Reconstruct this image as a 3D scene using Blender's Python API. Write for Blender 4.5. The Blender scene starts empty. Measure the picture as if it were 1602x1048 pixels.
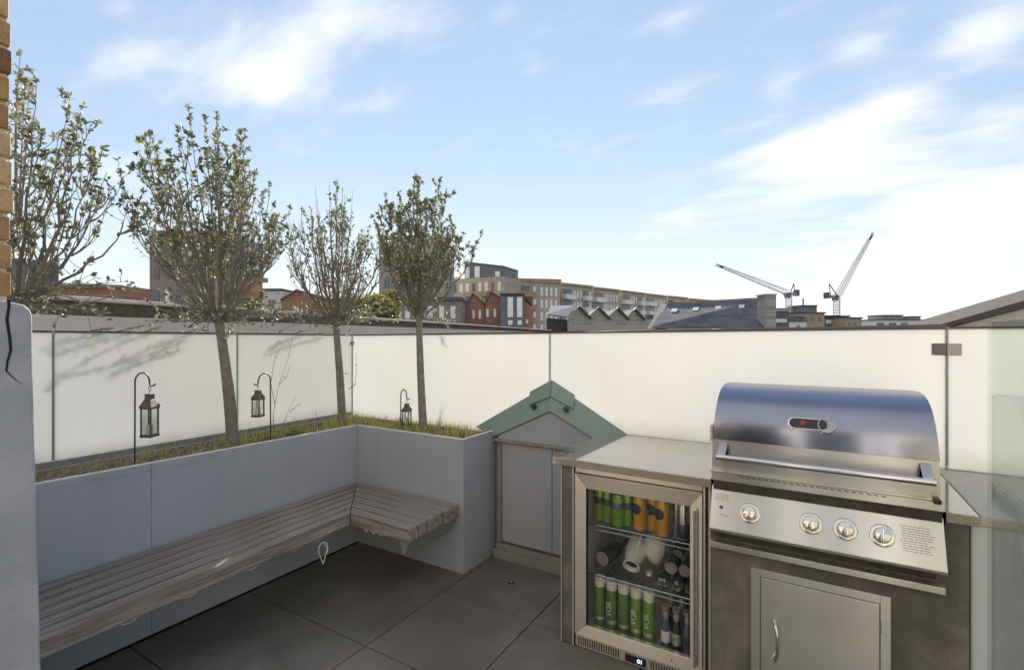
import bpy, math, random
from mathutils import Vector, Matrix
R = math.radians
sc = bpy.context.scene
col = sc.collection

# ------------------------------------------------------------------ camera
EYE = 1.52
YAW = R(31.2)
FPX, CX, CY = 775.0, 801.0, 524.0          # focal length in pixels of the 1602 px wide photograph
cam_d = bpy.data.cameras.new('camera'); cam = bpy.data.objects.new('camera', cam_d); col.objects.link(cam)
cam.location = (0, 0, EYE); cam.rotation_euler = (R(90), 0, YAW)
cam_d.sensor_width = 36; cam_d.lens = FPX / 1602 * 36; cam_d.clip_start = 0.05; cam_d.clip_end = 6000
sc.camera = cam
S_, C_ = math.sin(YAW), math.cos(YAW)
def spot(px, depth):                        # plan position seen in image column px at forward distance depth
    u = (px - CX) / FPX
    return Vector(((-S_ + u*C_) * depth, (C_ + u*S_) * depth))
def hgt(py, depth): return EYE + (CY - py) / FPX * depth
def direction(px, py):
    u = (px - CX) / FPX; v = (CY - py) / FPX
    return Vector((-S_ + u*C_, C_ + u*S_, v)).normalized()

# ------------------------------------------------------------------ light
SUN_EL, SUN_AZ = R(26), R(-31)               # azimuth from +Y towards +X
sun_d = bpy.data.lights.new('sun', 'SUN'); sun = bpy.data.objects.new('sun', sun_d); col.objects.link(sun)
sun_d.energy = 4.2; sun_d.angle = R(0.6); sun_d.color = (1.0, 0.93, 0.83)
sdir = Vector((math.sin(SUN_AZ)*math.cos(SUN_EL), math.cos(SUN_AZ)*math.cos(SUN_EL), math.sin(SUN_EL)))
sun.rotation_euler = sdir.to_track_quat('Z', 'Y').to_euler(); sun.location = sdir * 50

world = bpy.data.worlds.new('World'); sc.world = world; world.use_nodes = True
wt = world.node_tree; wn, wl = wt.nodes, wt.links; wn.clear()
def W(t, **k):
    n = wn.new(t)
    for a, b in k.items(): setattr(n, a, b)
    return n
def wmath(op, a, b=None, c=None, clamp=False):
    n = W('ShaderNodeMath', operation=op, use_clamp=clamp)
    for i, x in enumerate((a, b, c)):
        if x is None: continue
        if isinstance(x, (int, float)): n.inputs[i].default_value = x
        else: wl.new(x, n.inputs[i])
    return n.outputs[0]
sky = W('ShaderNodeTexSky', sky_type='NISHITA', sun_disc=False, sun_elevation=SUN_EL, sun_rotation=SUN_AZ)
sky.air_density = 1.0; sky.dust_density = 0.0; sky.ozone_density = 1.6
tc = W('ShaderNodeTexCoord'); sep = W('ShaderNodeSeparateXYZ'); wl.new(tc.outputs['Generated'], sep.inputs[0])
zz = wmath('ADD', wmath('MAXIMUM', sep.outputs[2], 0.0), 0.25)
comb = W('ShaderNodeCombineXYZ')
wl.new(wmath('DIVIDE', sep.outputs[0], zz), comb.inputs[0]); wl.new(wmath('DIVIDE', sep.outputs[1], zz), comb.inputs[1])
def plane(px, py):
    d = direction(px, py); return Vector((d.x/(d.z+0.25), d.y/(d.z+0.25)))
def cloud(x0, y0, x1, y1, w, amp):
    c = plane((x0+x1)/2, (y0+y1)/2); a = plane(x1, y1) - c
    L = math.hypot(x1-x0, y1-y0); nx, ny = -(y1-y0)/L*w, (x1-x0)/L*w
    b = plane((x0+x1)/2+nx, (y0+y1)/2+ny) - c
    det = a.x*b.y - a.y*b.x
    da = (b.y/det, -b.x/det, 0); db = (-a.y/det, a.x/det, 0)
    s = W('ShaderNodeVectorMath', operation='SUBTRACT'); wl.new(comb.outputs[0], s.inputs[0]); s.inputs[1].default_value = (c.x, c.y, 0)
    r = []
    for dd in (da, db):
        t = W('ShaderNodeVectorMath', operation='DOT_PRODUCT'); wl.new(s.outputs[0], t.inputs[0]); t.inputs[1].default_value = dd
        r.append(wmath('MULTIPLY', t.outputs['Value'], t.outputs['Value']))
    return wmath('MULTIPLY', wmath('POWER', 2.718, wmath('MULTIPLY', wmath('ADD', r[0], r[1]), -1.0)), amp)
clouds = [(300,120,640,10,55,.85),(330,130,520,150,45,.6),(130,110,270,95,40,.55),(330,300,60,260,60,.35),
          (815,125,860,100,22,.4),(770,30,830,15,22,.3),(1150,255,1420,185,30,.95),(1130,290,1500,250,40,.8),(1180,150,1260,125,22,.6),
          (1290,90,1400,50,26,.55),(1450,95,1640,20,42,.9),(1340,170,1460,135,26,.6),(1380,350,1700,310,45,1.1),(960,360,1180,325,24,.6),
          (1500,220,1620,180,22,.5),(1000,165,1100,150,20,.4),(1010,45,1110,5,26,.35),(1000,450,1800,400,70,.9),(150,20,220,0,20,.35),(560,160,620,150,30,.3)]
cov = None
for cl in clouds:
    g = cloud(*cl); cov = g if cov is None else wmath('ADD', cov, g)
mp = W('ShaderNodeMapping'); wl.new(comb.outputs[0], mp.inputs[0]); mp.inputs['Rotation'].default_value = (0, 0, R(-25)); mp.inputs['Scale'].default_value = (1.6, 3.4, 1)
nz = W('ShaderNodeTexNoise'); wl.new(mp.outputs[0], nz.inputs['Vector']); nz.inputs['Scale'].default_value = 2.6; nz.inputs['Detail'].default_value = 7; nz.inputs['Roughness'].default_value = .55; nz.inputs['Distortion'].default_value = .25
back = W('ShaderNodeMapRange', interpolation_type='SMOOTHSTEP'); wl.new(sep.outputs[1], back.inputs[0]); back.inputs[1].default_value = .25; back.inputs[2].default_value = -.3; back.inputs[4].default_value = .75
cov = wmath('ADD', cov, back.outputs[0])     # broken cloud added in the unseen half of the sky, to whiten the ambient
tot = wmath('ADD', wmath('MINIMUM', cov, 1.15), wmath('MULTIPLY', wmath('SUBTRACT', nz.outputs['Fac'], .5), 1.5))
mr = W('ShaderNodeMapRange', interpolation_type='SMOOTHSTEP'); wl.new(tot, mr.inputs[0]); mr.inputs[1].default_value = -.02; mr.inputs[2].default_value = 1.12
hz = W('ShaderNodeMapRange', interpolation_type='SMOOTHSTEP'); wl.new(sep.outputs[2], hz.inputs[0]); hz.inputs[1].default_value = .34; hz.inputs[2].default_value = .02; hz.inputs[3].default_value = 0; hz.inputs[4].default_value = .42
den = wmath('MAXIMUM', mr.outputs[0], hz.outputs[0], clamp=True)
tint = W('ShaderNodeMix', data_type='RGBA', blend_type='MULTIPLY'); tint.inputs[0].default_value = 1
wl.new(sky.outputs[0], tint.inputs[6]); tint.inputs[7].default_value = (.90, .94, 1.16, 1)
sp_ = W('ShaderNodeSeparateColor'); wl.new(tint.outputs[2], sp_.inputs[0]); cc_ = W('ShaderNodeCombineColor')
for i_ in range(3):                          # soft shoulder, so that the sky round the sun keeps its blue
    wl.new(wmath('MULTIPLY', wmath('SUBTRACT', 1.0, wmath('POWER', 2.718, wmath('MULTIPLY', sp_.outputs[i_], -.2))), 2.85), cc_.inputs[i_])
mix = W('ShaderNodeMix', data_type='RGBA'); wl.new(wmath('ADD', wmath('MULTIPLY', den, .74), .2), mix.inputs[0]); wl.new(cc_.outputs[0], mix.inputs[6]); mix.inputs[7].default_value = (2.42, 2.46, 2.48, 1)
bg = W('ShaderNodeBackground'); wl.new(mix.outputs[2], bg.inputs[0]); bg.inputs[1].default_value = .15
out = W('ShaderNodeOutputWorld'); wl.new(bg.outputs[0], out.inputs[0])

sc.view_settings.view_transform = 'Standard'; sc.view_settings.look = 'None'; sc.view_settings.gamma = 1
sc.view_settings.exposure = 1.55
sc.render.engine = 'CYCLES'; sc.cycles.max_bounces = 10; sc.cycles.transparent_max_bounces = 12; sc.cycles.caustics_reflective = False

# ------------------------------------------------------------------ helpers
class MB:
    def __init__(s): s.v = []; s.f = []
    def quadbox(s, b, t):                   # 4 bottom points, 4 top points (same order)
        n = len(s.v); s.v += [tuple(p) for p in b] + [tuple(p) for p in t]; k = len(b)
        s.f.append(tuple(n+i for i in reversed(range(k)))); s.f.append(tuple(n+k+i for i in range(k)))
        for i in range(k): j = (i+1) % k; s.f.append((n+i, n+j, n+k+j, n+k+i))
        return s
    def box(s, x0, y0, z0, x1, y1, z1):
        x0, x1 = sorted((x0, x1)); y0, y1 = sorted((y0, y1)); z0, z1 = sorted((z0, z1))
        return s.quadbox([(x0,y0,z0),(x1,y0,z0),(x1,y1,z0),(x0,y1,z0)], [(x0,y0,z1),(x1,y0,z1),(x1,y1,z1),(x0,y1,z1)])
    def prism(s, poly, ext):                # poly: 3-D points, pushed along ext
        e = Vector(ext); return s.quadbox([Vector(p) for p in poly], [Vector(p)+e for p in poly])
    def tube(s, pts, r, seg=8, cap=True):
        pts = [Vector(p) for p in pts]; n0 = len(s.v); m = len(pts)
        rs = r if isinstance(r, (list, tuple)) else [r]*m
        up = None
        for i, p in enumerate(pts):
            d = (pts[min(i+1, m-1)] - pts[max(i-1, 0)])
            if d.length < 1e-9: d = Vector((0,0,1))
            d.normalize()
            if up is None: up = d.orthogonal().normalized()
            else:
                up = up - d*up.dot(d)
                up = up.normalized() if up.length > 1e-6 else d.orthogonal().normalized()
            w = d.cross(up)
            for k in range(seg):
                a = 2*math.pi*k/seg; s.v.append(tuple(p + (up*math.cos(a) + w*math.sin(a))*rs[i]))
        for i in range(m-1):
            for k in range(seg):
                a = n0+i*seg+k; b = n0+i*seg+(k+1) % seg; s.f.append((a, b, b+seg, a+seg))
        if cap:
            s.f.append(tuple(n0+k for k in reversed(range(seg)))); s.f.append(tuple(n0+(m-1)*seg+k for k in range(seg)))
        return s
    def lathe(s, prof, org=(0,0,0), axis=(0,0,1), seg=20):   # prof: (radius, height) list
        o = Vector(org); ax = Vector(axis).normalized(); u = ax.orthogonal().normalized(); w = ax.cross(u); n0 = len(s.v)
        for r, h in prof:
            for k in range(seg):
                a = 2*math.pi*k/seg; s.v.append(tuple(o + ax*h + (u*math.cos(a)+w*math.sin(a))*max(r, 1e-5)))
        for i in range(len(prof)-1):
            for k in range(seg):
                a = n0+i*seg+k; b = n0+i*seg+(k+1) % seg; s.f.append((a, b, b+seg, a+seg))
        s.f.append(tuple(n0+k for k in reversed(range(seg)))); s.f.append(tuple(n0+(len(prof)-1)*seg+k for k in range(seg)))
        return s
    def cyl(s, c, r, h, axis=(0,0,1), seg=20): return s.lathe([(r,0),(r,h)], c, axis, seg)
    def poly(s, pts): n = len(s.v); s.v += [tuple(p) for p in pts]; s.f.append(tuple(range(n, n+len(pts)))); return s
    def build(s, name, mat, parent=None, bevel=0, smooth=False, seg=2):
        xs = [p[0] for p in s.v]; ys = [p[1] for p in s.v]; zs = [p[2] for p in s.v]
        o = Vector(((min(xs)+max(xs))/2, (min(ys)+max(ys))/2, min(zs)))
        me = bpy.data.meshes.new(name); me.from_pydata([tuple(Vector(p)-o) for p in s.v], [], s.f); me.validate(); me.update()
        if smooth:
            for p in me.polygons: p.use_smooth = True
            me.set_sharp_from_angle(angle=R(38))
        me.materials.append(mat)
        ob = bpy.data.objects.new(name, me); col.objects.link(ob)
        base = Vector((0,0,0)); q = parent
        while q is not None: base += q.location; q = q.parent
        ob.location = o - base; ob.parent = parent
        if bevel:
            md = ob.modifiers.new('bevel', 'BEVEL'); md.width = bevel; md.segments = seg; md.limit_method = 'ANGLE'; md.angle_limit = R(40); md.harden_normals = False
        return ob
def tag(o, label=None, cat=None, group=None, kind=None):
    for k, v in (('label', label), ('category', cat), ('group', group), ('kind', kind)):
        if v: o[k] = v
    return o
def thing(name, loc, label, cat, group=None):
    o = bpy.data.objects.new(name, None); col.objects.link(o); o.location = loc; o.empty_display_size = .1
    return tag(o, label, cat, group)
def copy_tree(o, loc=None, label=None, parent=None):
    c = o.copy(); col.objects.link(c); c.parent = parent
    if loc is not None: c.location = loc
    if label: c['label'] = label
    for ch in list(o.children): copy_tree(ch, parent=c)
    return c
def textmesh(name, body, size, mat, loc, rot, parent, depth=.0004):
    cu = bpy.data.curves.new('lettering', 'FONT'); cu.body = body; cu.size = size; cu.extrude = depth; cu.align_x = 'CENTER'; cu.align_y = 'CENTER'
    t = bpy.data.objects.new('lettering', cu); col.objects.link(t)
    bpy.context.view_layer.update()
    me = bpy.data.meshes.new_from_object(t.evaluated_get(bpy.context.evaluated_depsgraph_get()))
    bpy.data.objects.remove(t); me.materials.clear(); me.materials.append(mat)
    ob = bpy.data.objects.new(name, me); col.objects.link(ob)
    base = Vector((0,0,0)); q = parent
    while q is not None: base += q.location; q = q.parent
    ob.location = Vector(loc) - base; ob.rotation_euler = rot; ob.parent = parent
    return ob

# ------------------------------------------------------------------ materials
class Mat:
    def __init__(s, name):
        s.m = bpy.data.materials.new(name); s.m.use_nodes = True; s.t = s.m.node_tree; s.n = s.t.nodes; s.l = s.t.links
        s.b = s.n['Principled BSDF']; s.tc = s.n.new('ShaderNodeTexCoord')
    def set(s, sock, x):
        if isinstance(x, (int, float)): sock.default_value = x
        elif isinstance(x, tuple): sock.default_value = x if len(x) == 4 else (*x, 1)
        else: s.l.new(x, sock)
    def math(s, op, a, b=0., clamp=False):
        n = s.n.new('ShaderNodeMath'); n.operation = op; n.use_clamp = clamp; s.set(n.inputs[0], a); s.set(n.inputs[1], b); return n.outputs[0]
    def coords(s, scale=(1,1,1), rot=(0,0,0), src='Object'):
        m = s.n.new('ShaderNodeMapping'); s.l.new(s.tc.outputs[src], m.inputs[0]); m.inputs['Scale'].default_value = scale; m.inputs['Rotation'].default_value = rot; return m.outputs[0]
    def noise(s, scale, detail=4, rough=.55, vec=None, dist=0):
        n = s.n.new('ShaderNodeTexNoise'); s.l.new(vec or s.coords(), n.inputs['Vector']); n.inputs['Scale'].default_value = scale
        n.inputs['Detail'].default_value = detail; n.inputs['Roughness'].default_value = rough; n.inputs['Distortion'].default_value = dist; return n.outputs['Fac']
    def ramp(s, fac, stops):
        n = s.n.new('ShaderNodeValToRGB'); s.l.new(fac, n.inputs[0]); e = n.color_ramp.elements
        while len(e) < len(stops): e.new(.5)
        for k, (p, c) in enumerate(stops): e[k].position = p; e[k].color = (*c, 1) if len(c) == 3 else c
        return n.outputs[0]
    def mix(s, fac, a, b, mode='MIX'):
        n = s.n.new('ShaderNodeMix'); n.data_type = 'RGBA'; n.blend_type = mode; s.set(n.inputs[0], fac); s.set(n.inputs[6], a); s.set(n.inputs[7], b); return n.outputs[2]
    def rng(s, fac, a, b, lo=0., hi=1.):
        n = s.n.new('ShaderNodeMapRange'); s.l.new(fac, n.inputs[0]); n.inputs[1].default_value = lo; n.inputs[2].default_value = hi; n.inputs[3].default_value = a; n.inputs[4].default_value = b; return n.outputs[0]
    def bump(s, h, strength=.2, dist=.005):
        n = s.n.new('ShaderNodeBump'); s.l.new(h, n.inputs['Height']); n.inputs['Strength'].default_value = strength; n.inputs['Distance'].default_value = dist; s.l.new(n.outputs[0], s.b.inputs['Normal'])
    def island(s): n = s.n.new('ShaderNodeNewGeometry'); return n.outputs['Random Per Island']
def sca(c, k): return tuple(min(1, x*k) for x in c)
def simple(name, c, rough=.6, metal=0., var=.12, scale=6., bump=0., bd=.002, spec=.5, island=0., detail=4):
    m = Mat(name); f = m.noise(scale, detail)
    cc = m.ramp(f, [(.3, sca(c, 1-var)), (.7, sca(c, 1+var))])
    if island: cc = m.mix(1., cc, m.ramp(m.island(), [(0, (1-island,)*3), (1, (1,)*3)]), 'MULTIPLY')
    m.set(m.b.inputs['Base Color'], cc); m.set(m.b.inputs['Roughness'], m.rng(m.noise(scale*2.3), max(.02, rough-.08), min(1, rough+.08)))
    m.b.inputs['Metallic'].default_value = metal; m.b.inputs['Specular IOR Level'].default_value = spec
    if bump: m.bump(m.noise(scale*9, 3), bump, bd)
    return m.m
def wood(name, axis):
    m = Mat(name); sc_ = [26, 26, 26]; sc_[axis] = 1.1
    v = m.coords(tuple(sc_)); f = m.noise(1.6, 9, .72, v, .5); g = m.noise(1.7, 3)
    c = m.ramp(f, [(.30, (.07,.058,.048)), (.42, (.22,.188,.158)), (.54, (.39,.345,.30)), (.70, (.62,.575,.52))])
    c = m.mix(m.rng(g, 0, .55, .35, .75), c, (.22,.185,.15))
    c = m.mix(1., c, m.ramp(m.island(), [(0, (.72,.72,.72)), (1, (1.0,.98,.95))]), 'MULTIPLY')
    m.set(m.b.inputs['Base Color'], c); m.b.inputs['Roughness'].default_value = .82; m.bump(f, .5, .004); return m.m
def steel(name, c=(.68,.655,.61), rough=.29, axis=0, rv=.03, fine=.04, aniso=.95):
    m = Mat(name); s_ = [900, 900, 900]; s_[axis] = 6
    f = m.noise(1.0, 2, .5, m.coords(tuple(s_))); g = m.noise(4, 4); 
    m.set(m.b.inputs['Base Color'], m.ramp(g, [(.3, sca(c,.93)), (.7, sca(c,1.05))])); m.b.inputs['Metallic'].default_value = 1
    m.set(m.b.inputs['Roughness'], m.rng(g, rough-rv, rough+rv))
    if fine > .05: m.bump(f, fine, .0008)
    tg = m.n.new('ShaderNodeCombineXYZ'); tg.inputs[0].default_value = 1 if axis == 0 else 0; tg.inputs[2].default_value = 1 if axis == 2 else 0
    m.l.new(tg.outputs[0], m.b.inputs['Tangent']); m.b.inputs['Anisotropic'].default_value = aniso; m.b.inputs['Anisotropic Rotation'].default_value = .25; return m.m

M = {}
def panel_paint(name, c):
    m = Mat(name); g = m.noise(2.2, 5); st = m.noise(1.1, 6, .65, m.coords((9, 9, .9))); cc = m.ramp(g, [(.3, sca(c,.94)), (.7, sca(c,1.05))])
    cc = m.mix(m.rng(st, 0, .22, .52, .74), cc, sca(c,.66)); cc = m.mix(m.rng(m.noise(48,4,.7), 0, .25, .62, .75), cc, (.5,.49,.46))
    m.set(m.b.inputs['Base Color'], cc); m.set(m.b.inputs['Roughness'], m.rng(g, .42, .58)); m.bump(m.noise(120,3), .05, .002); return m.m
M['planter'] = panel_paint('blue_grey_paint', (.375,.395,.435))
M['planter_edge'] = simple('worn_pale_edge', (.72,.70,.66), .6, scale=30, var=.15)
M['render_grey'] = (lambda m: (m.set(m.b.inputs['Base Color'], m.mix(m.rng(m.noise(9,6,.6),0,.5,.5,.72), m.ramp(m.noise(2.2,6), [(.3,(.30,.32,.355)),(.7,(.42,.44,.475))]), (.52,.52,.52))), m.set(m.b.inputs['Roughness'], .75), m.bump(m.noise(38,6,.7), .6, .008), m.m)[-1])(Mat('painted_render'))
M['parapet_paint'] = panel_paint('pale_blue_render', (.47,.52,.55))
M['crack'] = simple('crack_shadow', (.012,.012,.014), .9)
M['wood_y'] = wood('weathered_wood_long', 1); M['wood_x'] = wood('weathered_wood_cross', 0)
M['steel'] = steel('brushed_steel'); M['steel_v'] = steel('brushed_steel_door', axis=0, rough=.32)
M['steel_hood'] = steel('hood_steel', (.30,.305,.36), .17, 0, .03, .02)
M['chrome'] = steel('polished_steel', (.66,.66,.66), .14, 0, .03, 0., 0.)
M['dark_steel'] = simple('dark_bronze_metal', (.07,.065,.055), .45, .7, var=.25, scale=25, bump=.1)
M['lantern'] = simple('antique_lantern_metal', (.12,.105,.09), .5, .6, var=.4, scale=45, bump=.2)
M['black'] = simple('black_plastic', (.02,.02,.022), .4)
M['gasket'] = simple('dark_gap', (.03,.03,.03), .8)
M['rail'] = simple('grey_rail', (.085,.083,.08), .5, .3, scale=8)
M['channel'] = simple('grey_channel', (.27,.28,.28), .5, .2, scale=8)
M['shed'] = panel_paint('grey_cabinet_paint', (.36,.375,.405))
M['shed_roof'] = simple('sage_green_sheet', (.20,.27,.235), .3, var=.10, scale=3.5)
M['shed_trim'] = simple('grey_brown_trim', (.25,.235,.215), .6, var=.15, scale=9)
M['soil'] = simple('dry_soil', (.10,.075,.05), .95, var=.4, scale=22, bump=.8, bd=.01)
def stone_counter(name, a, b, rough):
    m = Mat(name); f = m.noise(160, 3, .7); g = m.noise(14, 5)
    c = m.mix(m.rng(f, 0, .7, .45, .68), m.ramp(g, [(.3,a),(.7,sca(a,1.2))]), b)
    m.set(m.b.inputs['Base Color'], c); m.set(m.b.inputs['Roughness'], m.rng(g, rough-.05, rough+.07)); m.b.inputs['Specular IOR Level'].default_value = .65; return m.m
M['counter'] = stone_counter('polished_stone', (.23,.20,.16), (.44,.40,.33), .06)
M['counter'].node_tree.nodes['Principled BSDF'].inputs['Coat Weight'].default_value = 1; M['counter'].node_tree.nodes['Principled BSDF'].inputs['Coat IOR'].default_value = 1.9; M['counter'].node_tree.nodes['Principled BSDF'].inputs['Coat Roughness'].default_value = .05
M['coping'] = stone_counter('pale_stone_coping', (.36,.35,.31), (.56,.54,.49), .45)
M['cladding'] = (lambda m: (m.set(m.b.inputs['Base Color'], m.mix(m.rng(m.noise(110,4,.7),0,.5,.4,.7), m.ramp(m.noise(4.5,9,.68,None,.6), [(.32,(.09,.082,.075)),(.5,(.14,.129,.118)),(.68,(.23,.212,.195))]), (.11,.095,.08))), m.set(m.b.inputs['Roughness'], m.rng(m.noise(5),.42,.58)), m.bump(m.noise(90,4,.6), .12, .002), m.m)[-1])(Mat('brown_porcelain_cladding'))
def tiles_mat():
    m = Mat('charcoal_porcelain_tile'); f = m.noise(1.6, 8, .6); g = m.noise(38, 4, .7)
    c = m.ramp(f, [(.28,(.090,.080,.064)),(.5,(.155,.139,.114)),(.74,(.265,.24,.20))])
    c = m.mix(m.rng(g,0,.35,.4,.75), c, (.155,.138,.112))
    c = m.mix(m.rng(m.noise(.9,3),0,.45,.5,.8), c, (.25,.235,.18))
    c = m.mix(1., c, m.ramp(m.island(), [(0,(.86,.86,.86)),(1,(1.,1.,1.))]), 'MULTIPLY')
    m.set(m.b.inputs['Base Color'], c); m.set(m.b.inputs['Roughness'], m.rng(f,.36,.6,.3,.7)); m.bump(m.noise(130,3), .06, .002); return m.m
M['tile'] = tiles_mat()
def frosted():
    m = Mat('frosted_glass'); m.n.remove(m.b); o = m.n['Material Output']
    d = m.n.new('ShaderNodeBsdfDiffuse'); t = m.n.new('ShaderNodeBsdfTranslucent'); g = m.n.new('ShaderNodeBsdfGlossy')
    c = m.ramp(m.noise(.9, 3), [(.3,(.86,.86,.845)),(.7,(.92,.92,.905))])
    c = m.mix(m.rng(m.noise(1.2, 5, .6, m.coords((26, 26, .8))), 0, .035, .5, .75), c, (.60,.58,.53))
    sx = m.n.new('ShaderNodeSeparateXYZ'); m.l.new(m.tc.outputs['Object'], sx.inputs[0])
    c = m.mix(m.math('MULTIPLY', m.rng(sx.outputs[2], .5, 0, 0, .10), m.noise(14, 5), True), c, (.42,.41,.34)); m.l.new(c, d.inputs[0]); m.l.new(c, t.inputs[0])
    g.inputs['Roughness'].default_value = .16
    a = m.n.new('ShaderNodeMixShader'); a.inputs[0].default_value = .56; m.l.new(d.outputs[0], a.inputs[1]); m.l.new(t.outputs[0], a.inputs[2])
    fr = m.n.new('ShaderNodeFresnel'); fr.inputs[0].default_value = 1.4
    b = m.n.new('ShaderNodeMixShader'); m.l.new(m.math('MULTIPLY', fr.outputs[0], .6), b.inputs[0]); m.l.new(a.outputs[0], b.inputs[1]); m.l.new(g.outputs[0], b.inputs[2]); m.l.new(b.outputs[0], o.inputs[0]); return m.m
M['frost'] = frosted()
def clear(name, tint=(.93,.97,.95), refl=1., ior=1.5):
    m = Mat(name); m.n.remove(m.b); o = m.n['Material Output']
    t = m.n.new('ShaderNodeBsdfTransparent'); t.inputs[0].default_value = (*tint, 1); g = m.n.new('ShaderNodeBsdfGlossy'); g.inputs['Roughness'].default_value = .01
    fr = m.n.new('ShaderNodeFresnel'); fr.inputs[0].default_value = ior
    b = m.n.new('ShaderNodeMixShader'); m.l.new(m.math('MULTIPLY', fr.outputs[0], refl, True), b.inputs[0]); m.l.new(t.outputs[0], b.inputs[1]); m.l.new(g.outputs[0], b.inputs[2]); m.l.new(b.outputs[0], o.inputs[0]); return m.m
M['glass'] = clear('clear_glass', (.97,.98,.975), .5); M['pane'] = clear('clear_screen_glass', (.92,.965,.945), .42)
M['wall_taupe'] = simple('taupe_render', (.50,.45,.41), .85, var=.06, scale=1.4, bump=.1)
M['coping_pale'] = simple('weathered_concrete', (.48,.44,.38), .85, var=.2, scale=5, bump=.2)
M['dark_brick'] = simple('dark_brown_brick', (.11,.09,.075), .9, var=.4, scale=14, bump=.3)
def brickfar(name, c, s=1.0, mort=.55):
    m = Mat(name); b = m.n.new('ShaderNodeTexBrick'); 
    m.l.new(m.coords(rot=(R(90),0,0)), b.inputs[0]); b.inputs['Scale'].default_value = s; b.inputs['Color1'].default_value = (*c,1); b.inputs['Color2'].default_value = (*sca(c,.72),1); b.inputs['Mortar'].default_value = (*sca(c,1.3),1)
    b.inputs['Brick Width'].default_value = .9; b.inputs['Row Height'].default_value = .3; b.inputs['Mortar Size'].default_value = .02
    m.set(m.b.inputs['Base Color'], m.mix(m.rng(m.noise(.5,5),0,.35,.3,.7), b.outputs[0], sca(c,.75))); m.b.inputs['Roughness'].default_value = .9; return m.m
M['brick_beige'] = brickfar('beige_brick', (.46,.38,.30)); M['brick_tan'] = brickfar('tan_brick', (.42,.30,.19)); M['brick_red'] = brickfar('red_brick', (.34,.18,.13)); M['brick_brown'] = brickfar('brown_brick', (.28,.23,.19))
M['brick_grey'] = brickfar('grey_stock_brick', (.33,.31,.28)); M['grey_panel'] = simple('grey_cladding', (.125,.135,.155), .6, var=.12, scale=.6)
M['white_panel'] = simple('pale_render', (.62,.60,.57), .8, var=.06, scale=.5); M['zinc'] = simple('zinc_roof', (.11,.115,.145), 1., .0, var=.1, scale=.8, spec=.05); M['dark_edge'] = simple('black_verge', (.03,.03,.033), .6)
M['win_pale'] = simple('window_pale_blind', (.75,.75,.74), .25, var=.15, scale=1.5); M['win_dark'] = simple('window_dark_glass', (.05,.06,.075), .08, var=.3, scale=.6, spec=.9)
M['balcony'] = simple('balcony_glass', (.62,.63,.62), .2, var=.08, scale=.7); M['crane'] = simple('pale_crane_steel', (.30,.29,.29), .6, var=.2, scale=.3); M['crane_dark'] = simple('dark_crane_steel', (.09,.085,.09), .6, scale=.3)
def slate():
    m = Mat('blue_grey_slate'); b = m.n.new('ShaderNodeTexBrick'); m.l.new(m.coords(rot=(0,0,-YAW)), b.inputs[0]); b.inputs['Scale'].default_value = 1.0
    b.inputs['Color1'].default_value = (.15,.15,.17,1); b.inputs['Color2'].default_value = (.09,.09,.105,1); b.inputs['Mortar'].default_value = (.05,.05,.055,1); b.inputs['Brick Width'].default_value = 1.5; b.inputs['Row Height'].default_value = .32; b.inputs['Mortar Size'].default_value = .03
    m.set(m.b.inputs['Base Color'], m.mix(m.rng(m.noise(.8,5),0,.6,.4,.7), b.outputs[0], (.19,.18,.19))); m.b.inputs['Roughness'].default_value = .95; m.b.inputs['Specular IOR Level'].default_value = .15; return m.m
M['slate'] = slate()
def leafmat(name, a, b, c, tr=.35):
    m = Mat(name); cc = m.ramp(m.island(), [(0,a),(.5,b),(1,c)]); m.set(m.b.inputs['Base Color'], cc); m.b.inputs['Roughness'].default_value = .5
    t = m.n.new('ShaderNodeBsdfTranslucent'); m.l.new(cc, t.inputs[0]); x = m.n.new('ShaderNodeMixShader'); x.inputs[0].default_value = tr
    m.l.new(m.b.outputs[0], x.inputs[1]); m.l.new(t.outputs[0], x.inputs[2]); m.l.new(x.outputs[0], m.n['Material Output'].inputs[0]); return m.m
M['leaf'] = leafmat('olive_leaf', (.13,.145,.085), (.22,.235,.155), (.36,.37,.27))
M['leaf_far'] = leafmat('yellow_green_leaf', (.12,.11,.03), (.20,.18,.05), (.30,.26,.08))
M['straw'] = leafmat('straw_grass', (.34,.28,.16), (.50,.44,.28), (.66,.60,.42)); M['grass'] = leafmat('moss_green', (.30,.33,.07), (.50,.50,.14), (.72,.62,.28))
M['bark'] = simple('grey_bark', (.23,.205,.17), .85, var=.28, scale=28, bump=.5, bd=.004)
M['cable'] = simple('white_cable', (.75,.74,.72), .5); M['brass'] = simple('brass', (.62,.50,.30), .35, .9)
M['letters'] = simple('white_lettering', (.75,.78,.74), .5); M['red'] = simple('red_enamel', (.55,.05,.05), .4); M['clamp_dark'] = simple('clamp_dark_plate', (.13,.14,.125), .4, .2); M['clamp_pale'] = simple('clamp_pale_plate', (.36,.37,.34), .4, .2); M['etched'] = simple('etched_marks', (.13,.125,.12), .6)
M['white_gloss'] = simple('white_glaze', (.78,.75,.69), .25, var=.05); M['green_can'] = simple('green_can_paint', (.22,.42,.09), .3, .3, var=.12); M['yellow_can'] = simple('amber_can_paint', (.72,.38,.07), .3, .2, var=.12)
M['navy'] = simple('navy_label', (.03,.045,.085), .4); M['alu'] = steel('can_metal', (.7,.7,.7), .25); M['dark_glass'] = simple('dark_bottle_glass', (.04,.045,.05), .06, var=.3, spec=.9); M['blue_glass'] = simple('blue_bottle_glass', (.12,.14,.24), .1, spec=.8)
M['green_glass'] = simple('green_bottle_label', (.13,.24,.07), .3, var=.2, scale=20); M['silver_foil'] = simple('silver_foil', (.65,.62,.57), .3, .8, var=.2, scale=40, bump=.3)
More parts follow.
